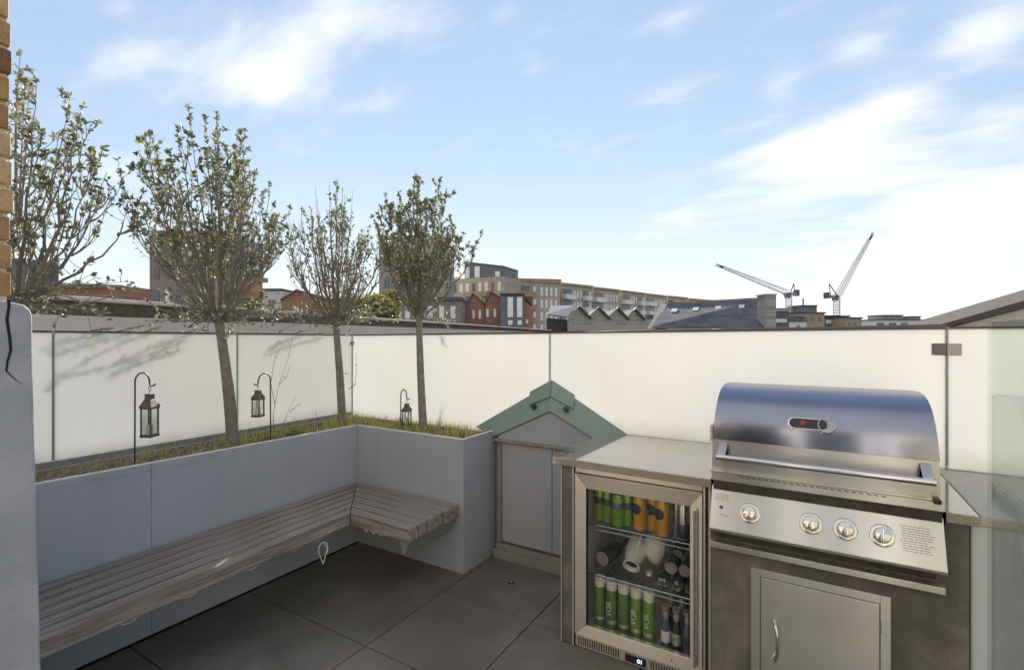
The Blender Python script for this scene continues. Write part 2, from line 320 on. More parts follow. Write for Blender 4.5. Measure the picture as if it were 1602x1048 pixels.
M['fridge_in'] = simple('fridge_liner', (.74,.74,.74), .35, .3, var=.1, scale=5)
m_ = Mat('blue_digits'); m_.b.inputs['Emission Color'].default_value = (.35,.7,1,1); m_.b.inputs['Emission Strength'].default_value = 1.2; m_.b.inputs['Base Color'].default_value = (.1,.2,.3,1); M['digits'] = m_.m
M['ground'] = simple('town_ground', (.13,.13,.115), .95, var=.4, scale=.05)

# ------------------------------------------------------------------ the setting: town ground and terrace floor
g = MB().poly([(-2500,-2500,-12),(2500,-2500,-12),(2500,2500,-12),(-2500,2500,-12)]).build('ground', M['ground']); tag(g, kind='structure')
sl = MB().box(-3.62,-2.2,-.30,2.4,3.2,-.03).build('terrace_slab', M['gasket']); tag(sl, kind='structure')
fl = MB(); gp = .0030
for i in range(-4, 7):
    for j in range(-7, 4):
        x0 = -1.27 + .6*i - .0; y0 = 1.703 + .6*j
        a, b = max(x0+gp, -2.846), min(x0+.6-gp, 2.3); c, d = max(y0+gp, -2.15), min(y0+.6-gp, 2.95)
        if b - a > .02 and d - c > .02: fl.box(a, c, -.029, b, d, 0)
tag(fl.build('terrace_floor', M['tile'], bevel=.0012, seg=1), kind='structure')
rnd = random.Random(4)

M['house_brick'] = brickfar('pale_buff_brick', (.58,.47,.34), 3)
# ------------------------------------------------------------------ the house behind the camera (seen in the steel)
hs = thing('brick_house', (-.6, -2.4, -12), 'yellow brick house with white framed glazed doors that opens on the terrace', 'house')
hb = MB()
for bx in ((-4.4,-3.1,-12,-3.05,-2.2,3.6), (-1.9,-3.1,-12,-1.2,-2.2,3.6), (.9,-3.1,-12,1.45,-2.2,3.6), (-3.05,-3.1,-12,-1.9,-2.2,.9),(-3.05,-3.1,2.15,-1.9,-2.2,3.6),(-1.2,-3.1,-12,.9,-2.2,-.02),(-1.2,-3.1,3.3,.9,-2.2,3.6),(-1.2,-3.0,-.02,-1.01,-2.2,3.3),(.74,-3.0,-.02,.9,-2.2,3.3),(1.45,-3.1,-12,4.2,-2.2,3.6)): hb.box(*bx)
hb.build('wall', M['house_brick'], hs); MB().box(.66,-2.34,-.02,.86,-2.19,3.5).build('reflection_strip', M['white_panel'], hs, .02)  # white strip added to the unseen front for a bright streak in the steel
for x0, x1 in ((-1.0,-.2),(-.2,.6)):
    f = MB()
    for bx in ((x0,-2.45,-.02,x0+.13,-2.38,3.3),(x1-.13,-2.45,-.02,x1,-2.38,3.3),(x0+.13,-2.45,-.02,x1-.13,-2.38,.1),(x0+.13,-2.45,3.2,x1-.13,-2.38,3.3)): f.box(*bx)
    fr = f.build('glazed_door', M['white_panel'], hs, .004); MB().box(x0+.13,-2.43,.1,x1-.13,-2.41,3.2).build('pane', M['win_dark'], fr)
f = MB()
for bx in ((-3.05,-2.3,.9,-2.95,-2.22,2.15),(-2.0,-2.3,.9,-1.9,-2.22,2.15),(-2.95,-2.3,.9,-2.0,-2.22,1.0),(-2.95,-2.3,2.05,-2.0,-2.22,2.15)): f.box(*bx)
fr = f.build('window', M['white_panel'], hs, .004); MB().box(-2.95,-2.28,1.0,-2.0,-2.26,2.05).build('pane', M['win_dark'], fr)
tb = MB().box(-3.62,-2.2,-12,2.4,3.2,-.31).build('lower_storeys', M['brick_tan'], hs)

# ------------------------------------------------------------------ screens round the terrace
YB, XL = 2.95, -3.40
def top_back(x): return 1.513 + (x + 3.4) / 3.92 * .033
def top_left(y): return 1.514 + max(0, (2.95 - y)) / 2.0 * .018
kb = .842
def pane(name, label, p0, p1, z0, t0, t1, th=.012):
    d = (Vector(p1) - Vector(p0)).normalized(); n = Vector((-d.y, d.x)) * th
    r = thing(name, (p0[0], p0[1], z0), label, 'glass screen', 'frosted glass screens round the terrace')
    a, b = Vector(p0), Vector(p1)
    m = MB().quadbox([(a.x,a.y,z0),(b.x,b.y,z0),(b.x+n.x,b.y+n.y,z0),(a.x+n.x,a.y+n.y,z0)], [(a.x,a.y,t0),(b.x,b.y,t1),(b.x+n.x,b.y+n.y,t1),(a.x+n.x,a.y+n.y,t0)])
    m.build('glass_pane', M['frost'], r, .0015)
    e = .004; q = MB()
    a2, b2 = a - n*.35, b - n*.35; n2 = n*1.7
    q.quadbox([(a2.x,a2.y,t0+.001),(b2.x,b2.y,t1+.001),(b2.x+n2.x,b2.y+n2.y,t1+.001),(a2.x+n2.x,a2.y+n2.y,t0+.001)], [(a2.x,a2.y,t0+.011),(b2.x,b2.y,t1+.011),(b2.x+n2.x,b2.y+n2.y,t1+.011),(a2.x+n2.x,a2.y+n2.y,t0+.011)])
    q.build('top_rail', M['rail'], r)
    return r
gp = .005
ys = [.30, .972, 1.94, 2.935]
nm = ['leftmost frosted screen pane, half hidden by the cracked grey wall', 'frosted screen pane behind the lantern on the leftmost hook, streaked with branch shadows', 'frosted screen pane behind the second lantern, ending at the left corner']
for i in range(3): pane('glass_screen', nm[i], (XL, ys[i+1]-gp), (XL, ys[i]+gp), .845, top_left(ys[i+1]), top_left(ys[i]))
xs = [-3.385, -1.486, .522, 2.35]
nm = ['wide frosted screen pane between the left corner and the peak of the garden cabinet', 'wide frosted screen pane behind the fridge and the barbecue', 'frosted screen pane right of the barbecue, behind the clear glass edge']
for i in range(3): pane('glass_screen', nm[i], (xs[i+1]-gp, YB+.0), (xs[i]+gp, YB+.0), .80 if i == 0 else .916, top_back(xs[i+1]), top_back(xs[i]))
for k, y in enumerate(ys[1:3]): tag(MB().box(XL+.002, y-gp+.0005, .866, XL+.009, y+gp-.0005, top_left(y)-.002).build('joint_strip', M['channel']), ['grey joint strip at the near end of the left screen, beside the cracked wall','grey joint strip in the left screen right of the leaning tree trunk'][k], 'joint strip', 'joint strips between screen panes')
for k, x in enumerate(xs[1:3]): tag(MB().box(x-gp+.0005, YB-.010, .93, x+gp-.0005, YB-.003, top_back(x)-.002).build('joint_strip', M['channel']), ['grey joint strip rising from the peak of the garden cabinet','grey joint strip under the rectangular clamp right of the barbecue'][k], 'joint strip', 'joint strips between screen panes')
tag(MB().box(XL-.004, 2.937, .846, XL+.006, 2.948, 1.512).build('joint_strip', M['channel']), 'grey joint strip in the left corner where two screens meet', 'joint strip', 'joint strips between screen panes')
def clamp(x, y, z, w, h, label, a=0):
    r = thing('glass_clamp', (x, y, z), label, 'clamp', 'metal clamps on the frosted glass')
    MB().box(x-w, y-.022, z-h, x-.001, y-.0125, z+h).build('plate', M['clamp_dark'], r, .003); MB().box(x+.001, y-.022, z-h, x+w, y-.0125, z+h).build('plate', M['clamp_pale'], r, .003)
    return r
clamp(-3.382, 2.945, 1.45, .028, .016, 'small dark clamp in the left corner beside the third tree trunk'); clamp(.52, YB, 1.455, .052, .027, 'rectangular two tone clamp at the top of the screen right of the barbecue')

# low upstand the screens stand on
up = thing('upstand', (XL, 0, 0), 'grey upstand and channel running under the left frosted screens', 'kerb')
MB().box(-3.56, .0, -.02, -3.345, 2.90, .832).build('base', M['planter'], up, .003); MB().box(-3.43, .0, .8325, -3.372, 2.93, .862).build('channel', M['channel'], up, .002)
ub = thing('upstand', (0, 3.1, 0), 'grey upstand and channel running under the back frosted screens', 'kerb')
MB().box(-3.56, 2.932, -.02, 2.35, 3.12, .795).build('base', M['planter'], ub, .003); MB().box(-3.40, 2.934, .797, -1.49, 2.985, .826).build('channel', M['channel'], ub, .002)

# ------------------------------------------------------------------ cracked wall stub with brick pier
pw = thing('garden_wall', (-2.6, .46, 0), 'pale blue grey rendered wall end with a jagged crack, at the left edge', 'wall')
w = MB(); prof = [(.18,0),(.520,0),(.516,.45),(.505,.95),(.4965,1.40),(.495,1.575),(.490,1.592),(.478,1.604),(.445,1.612),(.40,1.616),(.18,1.618)]
w.prism([(-1.88, y, z) for y, z in prof], (-1.7, 0, 0)); w.build('rendered_wall', M['render_grey'], pw, .007, seg=3)
cr = MB(); pts = [(14,469,5),(14,480,4),(11,500,4.5),(15,525,4.5),(17,548,4),(12,565,3.4),(10,580,3),(20,590,1.8),(33,600,.8)]
L, Rr = [], []
for x, y, wd in pts:
    rr = direction(x, y); t = -1.8785 / rr.x; p = rr*t; s_ = wd*.0007
    L.append((-1.8785, p.y-s_, p.z+EYE)); Rr.append((-1.8785, p.y+s_, p.z+EYE))
for i in range(len(L)-1): cr.quadbox([L[i], Rr[i], (-1.883, Rr[i][1], Rr[i][2]), (-1.883, L[i][1], L[i][2])], [L[i+1], Rr[i+1], (-1.883, Rr[i+1][1], Rr[i+1][2]), (-1.883, L[i+1][1], L[i+1][2])])
cr.build('crack', M['crack'], pw)
bp = thing('brick_pier', (-2.2, .3, 1.6), 'weathered yellow and brown brick pier standing on the rendered wall end', 'pier')
def brick_mat():
    m = Mat('yellow_stock_brick'); c = m.ramp(m.island(), [(0,(.20,.09,.055)),(.2,(.30,.165,.08)),(.45,(.50,.33,.15)),(.8,(.58,.41,.22)),(1,(.44,.27,.12))]); c = m.mix(m.rng(m.noise(34,6,.7),0,.7,.5,.75), c, (.17,.10,.055))
    m.set(m.b.inputs['Base Color'], c); m.b.inputs['Roughness'].default_value = .95; m.bump(m.noise(60,6,.7), .9, .008); return m.m
bm_, mo = MB(), MB(); z = 1.628; k = 0
while z < 3.1:
    yy = .4585 + (rnd.random()-.5)*.008 - .004*((z-1.6)*2)
    off = .105 if k % 2 else .06
    xo = (rnd.random()-.5)*.008
    while yy > .1: bm_.box(-2.5, yy-off+.009, z, -1.895+xo, yy, z+.066); yy -= off; off = .215
    k += 1; z += .0765
bm_.build('bricks', brick_mat(), bp, .006, seg=2)
mo.box(-2.49, .08, 1.612, -1.906, .448, 3.12).build('mortar', simple('lime_mortar', (.52,.46,.36), .95, bump=.6, scale=30), bp)

# ------------------------------------------------------------------ L shaped planter
pl = thing('planter', (-2.87, 1.5, 0), 'blue grey L shaped raised planter behind the slatted bench', 'planter')
X1, Y1, XE, ZT = -2.87, 2.534, -1.896, .858
seam = 1.203
def ztl(y): return ZT + (2.534-y)*.012
MB().quadbox([(X1-.014,.497,0),(X1,.497,0),(X1,seam-.001,0),(X1-.014,seam-.001,0)], [(X1-.014,.497,ztl(.5)-.006),(X1,.497,ztl(.5)-.006),(X1,seam-.001,ztl(seam)-.006),(X1-.014,seam-.001,ztl(seam)-.006)]).build('side_panel', M['planter'], pl, .001)
MB().quadbox([(X1-.014,seam+.001,0),(X1,seam+.001,0),(X1,Y1,0),(X1-.014,Y1,0)], [(X1-.014,seam+.001,ztl(seam)-.006),(X1,seam+.001,ztl(seam)-.006),(X1,Y1,ZT-.006),(X1-.014,Y1,ZT-.006)]).build('side_panel', M['planter'], pl, .001)
MB().box(X1+.0005, Y1, 0, XE, Y1+.014, ZT-.006).build('side_panel', M['planter'], pl, .001)
MB().box(XE-.014, Y1+.0145, 0, XE, 2.90, ZT-.006).build('side_panel', M['planter'], pl, .001)
rm = MB()
def rim(a, b, za, zb, w=.018):
    a, b = Vector(a), Vector(b); d = (b-a).normalized(); n = Vector((-d.y, d.x))*w
    rm.quadbox([(a.x,a.y,za-.006),(b.x,b.y,zb-.006),(b.x+n.x,b.y+n.y,zb-.006),(a.x+n.x,a.y+n.y,za-.006)], [(a.x,a.y,za),(b.x,b.y,zb),(b.x+n.x,b.y+n.y,zb),(a.x+n.x,a.y+n.y,za)])
rim((X1+.001,.497), (X1+.001,Y1-.001), ztl(.5), ZT); rim((X1+.001,Y1-.0005), (XE-.018,Y1-.0005), ZT+.0002, ZT+.0002); rim((XE+.001,Y1-.001), (XE+.001,2.90), ZT, ZT)
rm.build('rim', M['planter_edge'], pl, .0015)
so = MB(); so.box(-3.343, .5, .55, X1-.0145, 2.92, .828); so.box(X1-.014, Y1+.0145, .55, XE-.0145, 2.92, .8282); so.build('soil', M['soil'], pl)

# ------------------------------------------------------------------ slatted L bench
bn = thing('slatted_bench', (-2.6, 1.5, .365), 'weathered grey slatted timber corner bench hung on the planter front', 'bench')
BZ, BT = .365, .44
xa, ya, dS = X1+.004, Y1-.004, .469
for i in range(6):
    o0, o1 = dS*i/6 + .0065, dS*(i+1)/6 - .0065
    k = 1.12                                        # slats widen a little towards the near end, as the bench does
    n0, n1 = o0*k, o1*k
    z0 = BZ if i == 5 else BZ
    MB().quadbox([(xa+n0,.52,z0),(xa+n1,.52,z0),(xa+o1,ya-o1-.003,z0),(xa+o0,ya-o0-.003,z0)], [(xa+n0,.52,BT),(xa+n1,.52,BT),(xa+o1,ya-o1-.003,BT),(xa+o0,ya-o0-.003,BT)]).build('slat', M['wood_y'], bn, .003)
for i in range(6):
    o0, o1 = dS*i/6 + .0065, dS*(i+1)/6 - .0065
    xe = -1.908 - .02*(i % 2 == 0)*rnd.random() - .01
    MB().quadbox([(xa+o0+.003,ya-o0,BZ),(xa+o1+.003,ya-o1,BZ),(xe,ya-o1,BZ),(xe,ya-o0,BZ)], [(xa+o0+.003,ya-o0,BT),(xa+o1+.003,ya-o1,BT),(xe,ya-o1,BT),(xe,ya-o0,BT)]).build('slat', M['wood_x'], bn, .003)
for y in (.9, 1.6): MB().box(X1+.002, y-.03, .30, X1+.34, y+.03, BZ-.001).build('bearer', M['channel'], bn, .002)
MB().prism([(-2.045,2.095,.364),(-1.935,2.095,.364),(-1.99,2.095,.262)], (0,.437,0)).build('bracket', M['channel'], bn, .003)
cb = MB(); pts = []
prs = random.Random(8)
sag = [0]*61
for c0 in (8, 19, 33, 45, 52):
    for q_ in (-1,0,1): sag[c0+q_] = .016 if q_ == 0 else .010
for i in range(61):
    t = i/60; y = .75 + t*1.27; xe_ = -2.40 + (2.06-y)*.037 - .012
    pts.append((xe_ - .012, y, .362 - sag[i]))
cb.tube(pts, .002, 5); lp = []
for i in range(25):
    a = i/24*math.pi*2; lp.append((-2.400, 1.87 +   .024*math.sin(a)+.010*math.sin(2*a), .270 + .062*math.cos(a)))
cb.tube(lp, .0022, 5); cb.tube([(-2.40,1.875,.33),(-2.402,1.89,.30),(-2.40,1.905,.29),(-2.40,1.90,.262)], .0028, 5)
pts = [(-2.3+.20*t, 2.074, .362-(.014 if i_ % 6 == 3 else 0)) for i_, t in enumerate([i/20 for i in range(21)])]; cb.tube(pts, .0028, 5)
tag(cb.build('white_cable', M['cable'], smooth=True), 'white cable clipped under the bench edge with one hanging loop', 'cable')

# ------------------------------------------------------------------ corner garden cabinet with gabled top
gc = thing('garden_cabinet', (-1.44, 2.9, 0), 'grey two door garden cabinet with sage green gabled top in the corner', 'cabinet')
yf = 2.87
MB().box(-1.842, yf+.012, .10, -1.07, 2.928, .80).build('carcass', M['shed_trim'], gc)
MB().box(-1.815, yf-.004, .115, -1.4365, yf+.010, .785).build('door', M['shed'], gc, .002); MB().box(-1.4315, yf-.004, .115, -1.085, yf+.010, .785).build('door', M['shed'], gc, .002)
MB().box(-1.850, yf-.006, .095, -1.822, yf+.011, .81).build('post', M['shed_trim'], gc, .002)
MB().box(-1.862, yf-.030, .793, -1.07, yf+.008, .812).build('eaves_rail', M['shed_trim'], gc, .002); MB().box(-1.84, yf-.014, .8125, -1.07, yf+.006, .826).build('eaves_rail', M['shed'], gc, .002)
MB().box(-1.87, yf-.035, 0, -1.07, yf+.012, .058).build('plinth', M['shed_trim'], gc, .003); MB().box(-1.855, yf-.020, .0585, -1.07, yf+.012, .096).build('plinth', M['shed_trim'], gc, .003)
MB().prism([(-1.862,yf,.8265),(-1.03,yf,.8265),(-1.03,yf,.83),(-1.443,yf,1.037),(-1.862,yf,.832)], (0,.02,0)).build('gable', M['shed'], gc)
ap0, ap1 = Vector((-1.446, yf-.016, 1.032)), Vector((-1.464, 2.928, 1.208))
def roofpanel(lo, hi):
    d = Vector((0, .012, -.012))
    a = [ap0, Vector(lo), Vector(hi), ap1]
    return MB().quadbox([p+d for p in a], a)
roofpanel((-1.885, yf-.016, .822), (-2.075, 2.928, .862)).build('roof_panel', M['shed_roof'], gc, .002)
roofpanel((-1.095, yf-.016, .862), (-.93, 2.928, .905)).build('roof_panel', M['shed_roof'], gc, .002)
nl = (Vector((-2.075,2.928,.862))-ap1).normalized(); nr = (Vector((-.93,2.928,.905))-ap1).normalized()
for nn_, px in ((nl, -1), (nr, 1)):
    up_ = (ap1-ap0).normalized(); n = nn_.cross(up_).normalized(); n = -n if n.y > 0 else n
    a = ap1 + n*.003; b = a + nn_*.185; t_ = Vector((0,0,.014))
    MB().quadbox([a-up_*.10, b-up_*.075, b+up_*.018, a+up_*.012], [p+n*.010 for p in (a-up_*.10, b-up_*.075, b+up_*.018, a+up_*.012)]).build('ridge_plate', M['shed_roof'], gc, .0015)
    c = ap0.lerp(ap1, .42) + nn_*(.13) + n*.014
    MB().cyl(c-n*.002, .019, .012, n, 20).build('vent_plug', M['black'], gc, .002)
fp = thing('floor_light', (-1.58, 2.602, 0), 'small round brass light set in the floor before the cabinet', 'light')
MB().lathe([(.021,0),(.021,.003),(.012,.004)], (-1.58,2.602,.0003)).build('ring', M['dark_steel'], fp, smooth=True); MB().cyl((-1.58,2.602,.0045), .011, .002).build('lens', M['brass'], fp)

# ------------------------------------------------------------------ outdoor kitchen counter
kc = thing('kitchen_counter', (-.3, 2.6, 0), 'brown stone clad outdoor kitchen counter holding fridge and barbecue', 'counter')
YF = 2.235
MB().box(-1.060, YF, .004, -1.006, 2.93, .879).build('end_panel', M['cladding'], kc, .001)
MB().box(-1.068, YF-.004, .004, -1.0605, YF+.01, .879).build('edge_trim', M['steel_v'], kc); MB().box(-1.0055, YF-.004, .004, -.9975, YF+.01, .879).build('edge_trim', M['steel_v'], kc); MB().box(-.397, YF-.004, .004, -.389, YF+.01, .879).build('edge_trim', M['steel_v'], kc); MB().box(-.376, YF-.004, .004, -.368, YF+.01, .879).build('edge_trim', M['steel_v'], kc)
MB().box(-.3885, YF+.004, .004, -.3765, 2.93, .879).build('divider', M['gasket'], kc)
fb = MB(); fb.box(-.3675, YF, .004, .455, 2.93, .70); fb.box(.392, YF, .7005, .455, 2.93, .879); fb.build('front_panel', M['cladding'], kc, .001)
MB().box(-1.0, 2.86, .004, -.40, 2.93, .879).build('back_panel', M['gasket'], kc)
MB().box(-1.105, 2.208, .880, -.362, 2.948, .916).build('worktop', M['counter'], kc, .003); MB().box(.392, 2.215, .880, .478, 2.948, .916).build('worktop', M['counter'], kc, .003)
MB().box(-.3615, 2.905, .880, .3915, 2.948, .916).build('worktop', M['counter'], kc, .002)
pp = thing('parapet', (1.4, 2.6, 0), 'blue grey rendered parapet with pale stone top right of the counter', 'parapet')
MB().box(.462, 2.255, 0, 2.3, 2.925, .876).build('wall', M['parapet_paint'], pp, .006)
MB().box(.484, 2.248, .8765, 2.3, 2.930, .912).build('coping', M['coping'], pp, .003); MB().box(.4795, 2.262, .877, .4835, 2.930, .908).build('joint', M['dark_steel'], pp)
cg = thing('clear_screen', (.475, 2.1, 0), 'clear greenish glass pane at the right edge in front of the parapet', 'glass screen')
MB().box(.478, .35, .06, .488, 2.135, 1.562).build('glass_pane', M['pane'], cg); MB().box(.474, .40, 0, .492, 2.1, .05).build('floor_channel', M['channel'], cg, .002)

# access door under the barbecue
ad = thing('access_door', (.01, 2.23, .05), 'brushed steel access door under the barbecue with curved handle', 'door')
a = MB()
for bx in ((-.213,2.226,.05,-.180,2.2345,.577),(.212,2.226,.05,.243,2.2345,.577),(-.180,2.226,.547,.212,2.2345,.577),(-.180,2.226,.05,.212,2.2345,.08)): a.box(*bx)
a.build('frame', M['steel_v'], ad, .0015); dr = MB().box(-.1775, 2.224, .083, .2095, 2.2335, .5445).build('door_leaf', M['steel_v'], ad, .002)
MB().tube([(-.128,2.223,.385),(-.124,2.200,.378),(-.117,2.190,.350),(-.115,2.187,.31),(-.117,2.190,.27),(-.124,2.200,.244),(-.128,2.223,.236)], [.008,.007,.006,.006,.006,.007,.010], 10).build('handle', M['chrome'], dr, smooth=True)
for z in (.44, .15): MB().cyl((.2115,2.2235,z), .003, .05, (0,0,1), 8).build('hinge', M['chrome'], ad)

# ------------------------------------------------------------------ barbecue
bb = thing('gas_barbecue', (.01, 2.5, .64), 'stainless steel built in gas barbecue with domed lid and four knobs', 'barbecue')
GL, GR = -.358, .384
MB().box(GL+.012, 2.235, .703, GR-.005, 2.90, .955).build('firebox', M['steel'], bb, .002)
MB().box(GL, 2.196, .918, GR+.003, 2.2345, .953).build('front_ledge', M['steel'], bb, .003)
sl_ = MB()
for i in range(22): x = -.25 + i*.022; sl_.quadbox([(x,2.1945,.9455),(x+.013,2.1945,.9425),(x+.013,2.197,.9425),(x,2.197,.9455)], [(x,2.1945,.9485),(x+.013,2.1945,.9455),(x+.013,2.197,.9455),(x,2.197,.9485)])
sl_.build('vent_slots', M['gasket'], bb)
MB().box(GL+.006, 2.205, .880, GR-.004, 2.2345, .9175).build('neck', M['dark_steel'], bb)
MB().prism([(GL-.002,2.215,.893),(GL-.002,2.145,.735),(GL-.002,2.150,.722),(GL-.002,2.2345,.722),(GL-.002,2.2345,.893)], (GR-GL+.003,0,0)).build('control_panel', M['steel'], bb, .003)
MB().box(GL+.01, 2.21, .68, GR-.02, 2.2345, .7215).build('drip_tray', M['dark_steel'], bb, .002); MB().box(GL-.008, 2.196, .638, GR+.004, 2.2345, .662).build('trim_strip', M['steel'], bb, .002)
pn = Vector((0, -.158, .070)).normalized(); pu = Vector((0, .07, .158)).normalized()
def onpanel(x, t): return Vector((x, 2.145, .735)) + pu*t
def knob_at(x, t):
    c = onpanel(x, t)
    k = MB().lathe([(.0385,0),(.0385,.003),(.034,.006),(.031,.006)], c+pn*.0005, pn, 32).build('bezel', M['chrome'], bb, smooth=True)
    MB().lathe([(.027,0),(.027,.010),(.0245,.012),(.0255,.030),(.022,.037),(.012,.040),(.0005,.041)], c+pn*.006, pn, 32).build('knob', M['chrome'], k, smooth=True)
    rr = MB(); 
    rr.quadbox([c+pn*.044+Vector((-.0035,0,0))-pu*.019, c+pn*.044+Vector((.0035,0,0))-pu*.019, c+pn*.044+Vector((.0035,0,0))+pu*.019, c+pn*.044+Vector((-.0035,0,0))+pu*.019],
               [c+pn*.052+Vector((-.0025,0,0))-pu*.017, c+pn*.052+Vector((.0025,0,0))-pu*.017, c+pn*.052+Vector((.0025,0,0))+pu*.017, c+pn*.052+Vector((-.0025,0,0))+pu*.017])
    rr.build('grip', M['chrome'], k, .001)
for x, t in ((-.212,.083),(-.004,.083),(.104,.083),(.212,.083)): knob_at(x, t)
def bar(tx, x, t, w, h=.0016):
    c = onpanel(x, t) + pn*.0008; s = Vector((w,0,0)); tx.quadbox([c, c+s, c+s+pu*h, c+pu*h], [p+pn*.0006 for p in (c, c+s, c+s+pu*h, c+pu*h)])
tx = MB()
for i in range(11):
    x = .262 + (0 if i in (0,6) else .006)
    while x < .350 - .012*rnd.random(): w_ = .006 + .010*rnd.random(); bar(tx, x, .128-i*.0082, w_); x += w_+.003
tx.build('warning_text', M['etched'], bb)
tx = MB()
for i in range(4):
    x = -.342
    while x < -.292: w_ = .006+.008*rnd.random(); bar(tx, x, .138-i*.0075, w_); x += w_+.003
tx.build('igniter_text', M['etched'], bb)
tx = MB(); bar(tx,-.322,.058,.004,.006); bar(tx,-.313,.058,.012); bar(tx,-.298,.058,.01); tx.build('knob_marks', M['etched'], bb)
c = onpanel(-.318, .088); MB().lathe([(.0075,0),(.0075,.003),(.005,.004)], c, pn, 16).build('igniter_button', M['etched'], bb, smooth=True)
# lid
prof = [(2.205,.962),(2.200,1.00),(2.200,1.088)]
upper = [(2.1965,1.090)]
ctr = [(2.1965,1.09),(2.199,1.13),(2.208,1.168),(2.226,1.205),(2.252,1.238),(2.288,1.264),(2.335,1.283),(2.40,1.294),(2.50,1.297),(2.62,1.290),(2.72,1.268),(2.80,1.225),(2.85,1.16),(2.872,1.06),(2.875,.962)]
def taper(z): return .0 + max(0, z-.96)*.055
def shell(path, th, name, mat, x0, x1, parent, bev=0):
    b = MB(); n = len(path); inn = []
    for i, (y, z) in enumerate(path):
        p = Vector((0, *path[max(i-1,0)])); q = Vector((0, *path[min(i+1,n-1)])); t = (q-p).normalized(); nr_ = Vector((0, t.z, -t.y))
        inn.append((y + nr_.y*th, z + nr_.z*th))
    v0 = len(b.v)
    for (y, z), (yi, zi) in zip(path, inn):
        t = taper(z); b.v += [(x0+t,y,z),(x1-t,y,z),(x1-t,yi,zi),(x0+t,yi,zi)]
    for i in range(n-1):
        for k in range(4): a_ = v0+i*4+k; b_ = v0+i*4+(k+1)%4; b.f.append((a_, b_, b_+4, a_+4))
    b.f.append((v0,v0+3,v0+2,v0+1)); e = v0+(n-1)*4; b.f.append((e,e+1,e+2,e+3))
    return b.build(name, mat, parent, bev, smooth=True)
lid = shell([(2.203,.962),(2.1995,1.0),(2.1995,1.0885)], .004, 'lid', M['steel'], GL, GR-.006, bb)
shell(ctr, .004, 'lid_dome', M['steel_hood'], GL-.002, GR-.004, lid)
for sx, nmx in ((GL+.0015, 1), (GR-.0115, -1)):
    b = MB(); full = [(2.204,.963),(2.2035,1.088)] + [(y+.0045, z-.0045) for y, z in ctr[1:]]
    side = [(sx + nmx*taper(z), y, z) for y, z in full]; b.quadbox(side, [(p[0]+nmx*.004, p[1], p[2]) for p in side]); b.build('end_cap', M['steel'], lid, smooth=False)
MB().box(GL-.004, 2.186, .955, GR, 2.215, .9625).build('lid_lip', M['steel'], lid, .002)
hx0, hx1 = -.330, .352
hd = MB().tube([(hx0,2.135,1.030),(hx1,2.135,1.030)], .0125, 20).build('handle', M['chrome'], lid, smooth=True)
for x in (hx0+.004, hx1-.034):
    MB().quadbox([(x,2.130,1.018),(x+.03,2.130,1.018),(x+.03,2.199,1.010),(x,2.199,1.010)], [(x,2.130,1.043),(x+.03,2.130,1.043),(x+.03,2.199,1.080),(x,2.199,1.080)]).build('handle_bracket', M['steel_v'], hd, .002)
# badge and thermometer on the dome
bc = Vector((-.013, 2.2125, 1.178)); bn_ = Vector((0,-.93,.36)).normalized(); bu = Vector((0,.36,.93)).normalized(); bx_ = Vector((1,0,0))
def pill(w, h, n=14):
    o = []
    for i in range(n+1): a = math.pi/2 + math.pi*i/n; o.append((-w+h*math.cos(a), h*math.sin(a)))
    for i in range(n+1): a = -math.pi/2 + math.pi*i/n; o.append((w+h*math.cos(a), h*math.sin(a)))
    return o
def plate(w, h, off, th): 
    b = MB(); base = [bc + bx_*x + bu*y + bn_*off for x, y in pill(w, h)]; return b.quadbox(base, [p+bn_*th for p in base])
bd = plate(.047, .0215, -.004, .012).build('badge', M['chrome'], lid, smooth=True); plate(.044, .0185, .0085, .002).build('badge_face', M['black'], bd)
eb = MB()
for k, (yy, w0) in enumerate(((.009,.010),(.003,.018),(-.003,.010))):
    p = bc + bx_*(-.020) + bu*yy + bn_*.0108; eb.quadbox([p-bx_*w0*.6-bu*.001, p+bx_*w0*.2-bu*.0028, p+bx_*w0, p+bx_*w0*.2+bu*.0028], [q+bn_*.001 for q in (p-bx_*w0*.6-bu*.001, p+bx_*w0*.2-bu*.0028, p+bx_*w0, p+bx_*w0*.2+bu*.0028)])
eb.build('emblem', M['red'], bd)
th = MB().lathe([(.031,0),(.031,.008),(.028,.012),(.026,.012),(.026,.008)], bc + bx_*.060 + bn_*.001, bn_, 32).build('thermometer', M['chrome'], lid, smooth=True)
MB().cyl(bc + bx_*.060 + bn_*.0095, .0258, .001, bn_, 32).build('dial', simple('dial_face', (.42,.43,.45), .3), th)
q = bc + bx_*.060 + bn_*.0112; MB().quadbox([q-bx_*.002-bu*.012, q+bx_*.002-bu*.012, q+bx_*.001+bu*.016, q-bx_*.001+bu*.016], [p+bn_*.0008 for p in (q-bx_*.002-bu*.012, q+bx_*.002-bu*.012, q+bx_*.001+bu*.016, q-bx_*.001+bu*.016)]).build('needle', M['etched'], th)
for x in (-.055, .045): MB().tube([bc+bx_*x-bu*.020+bn_*.006, bc+bx_*x-bu*.030+bn_*.003], .004, 8).build('stud', M['chrome'], bd)
MB().box(GL-.020, 2.28, 1.06, GL-.008, 2.36, 1.13).build('spit_bracket', M['steel'], bb, .002)
MB().box(GL-.012, 2.29, .99, GL-.0045, 2.35, 1.09).build('spit_bracket', M['steel'], bb, .002)
MB().box(.352, 2.165, .950, .372, 2.200, .966).build('bumper', M['black'], bb, .002)

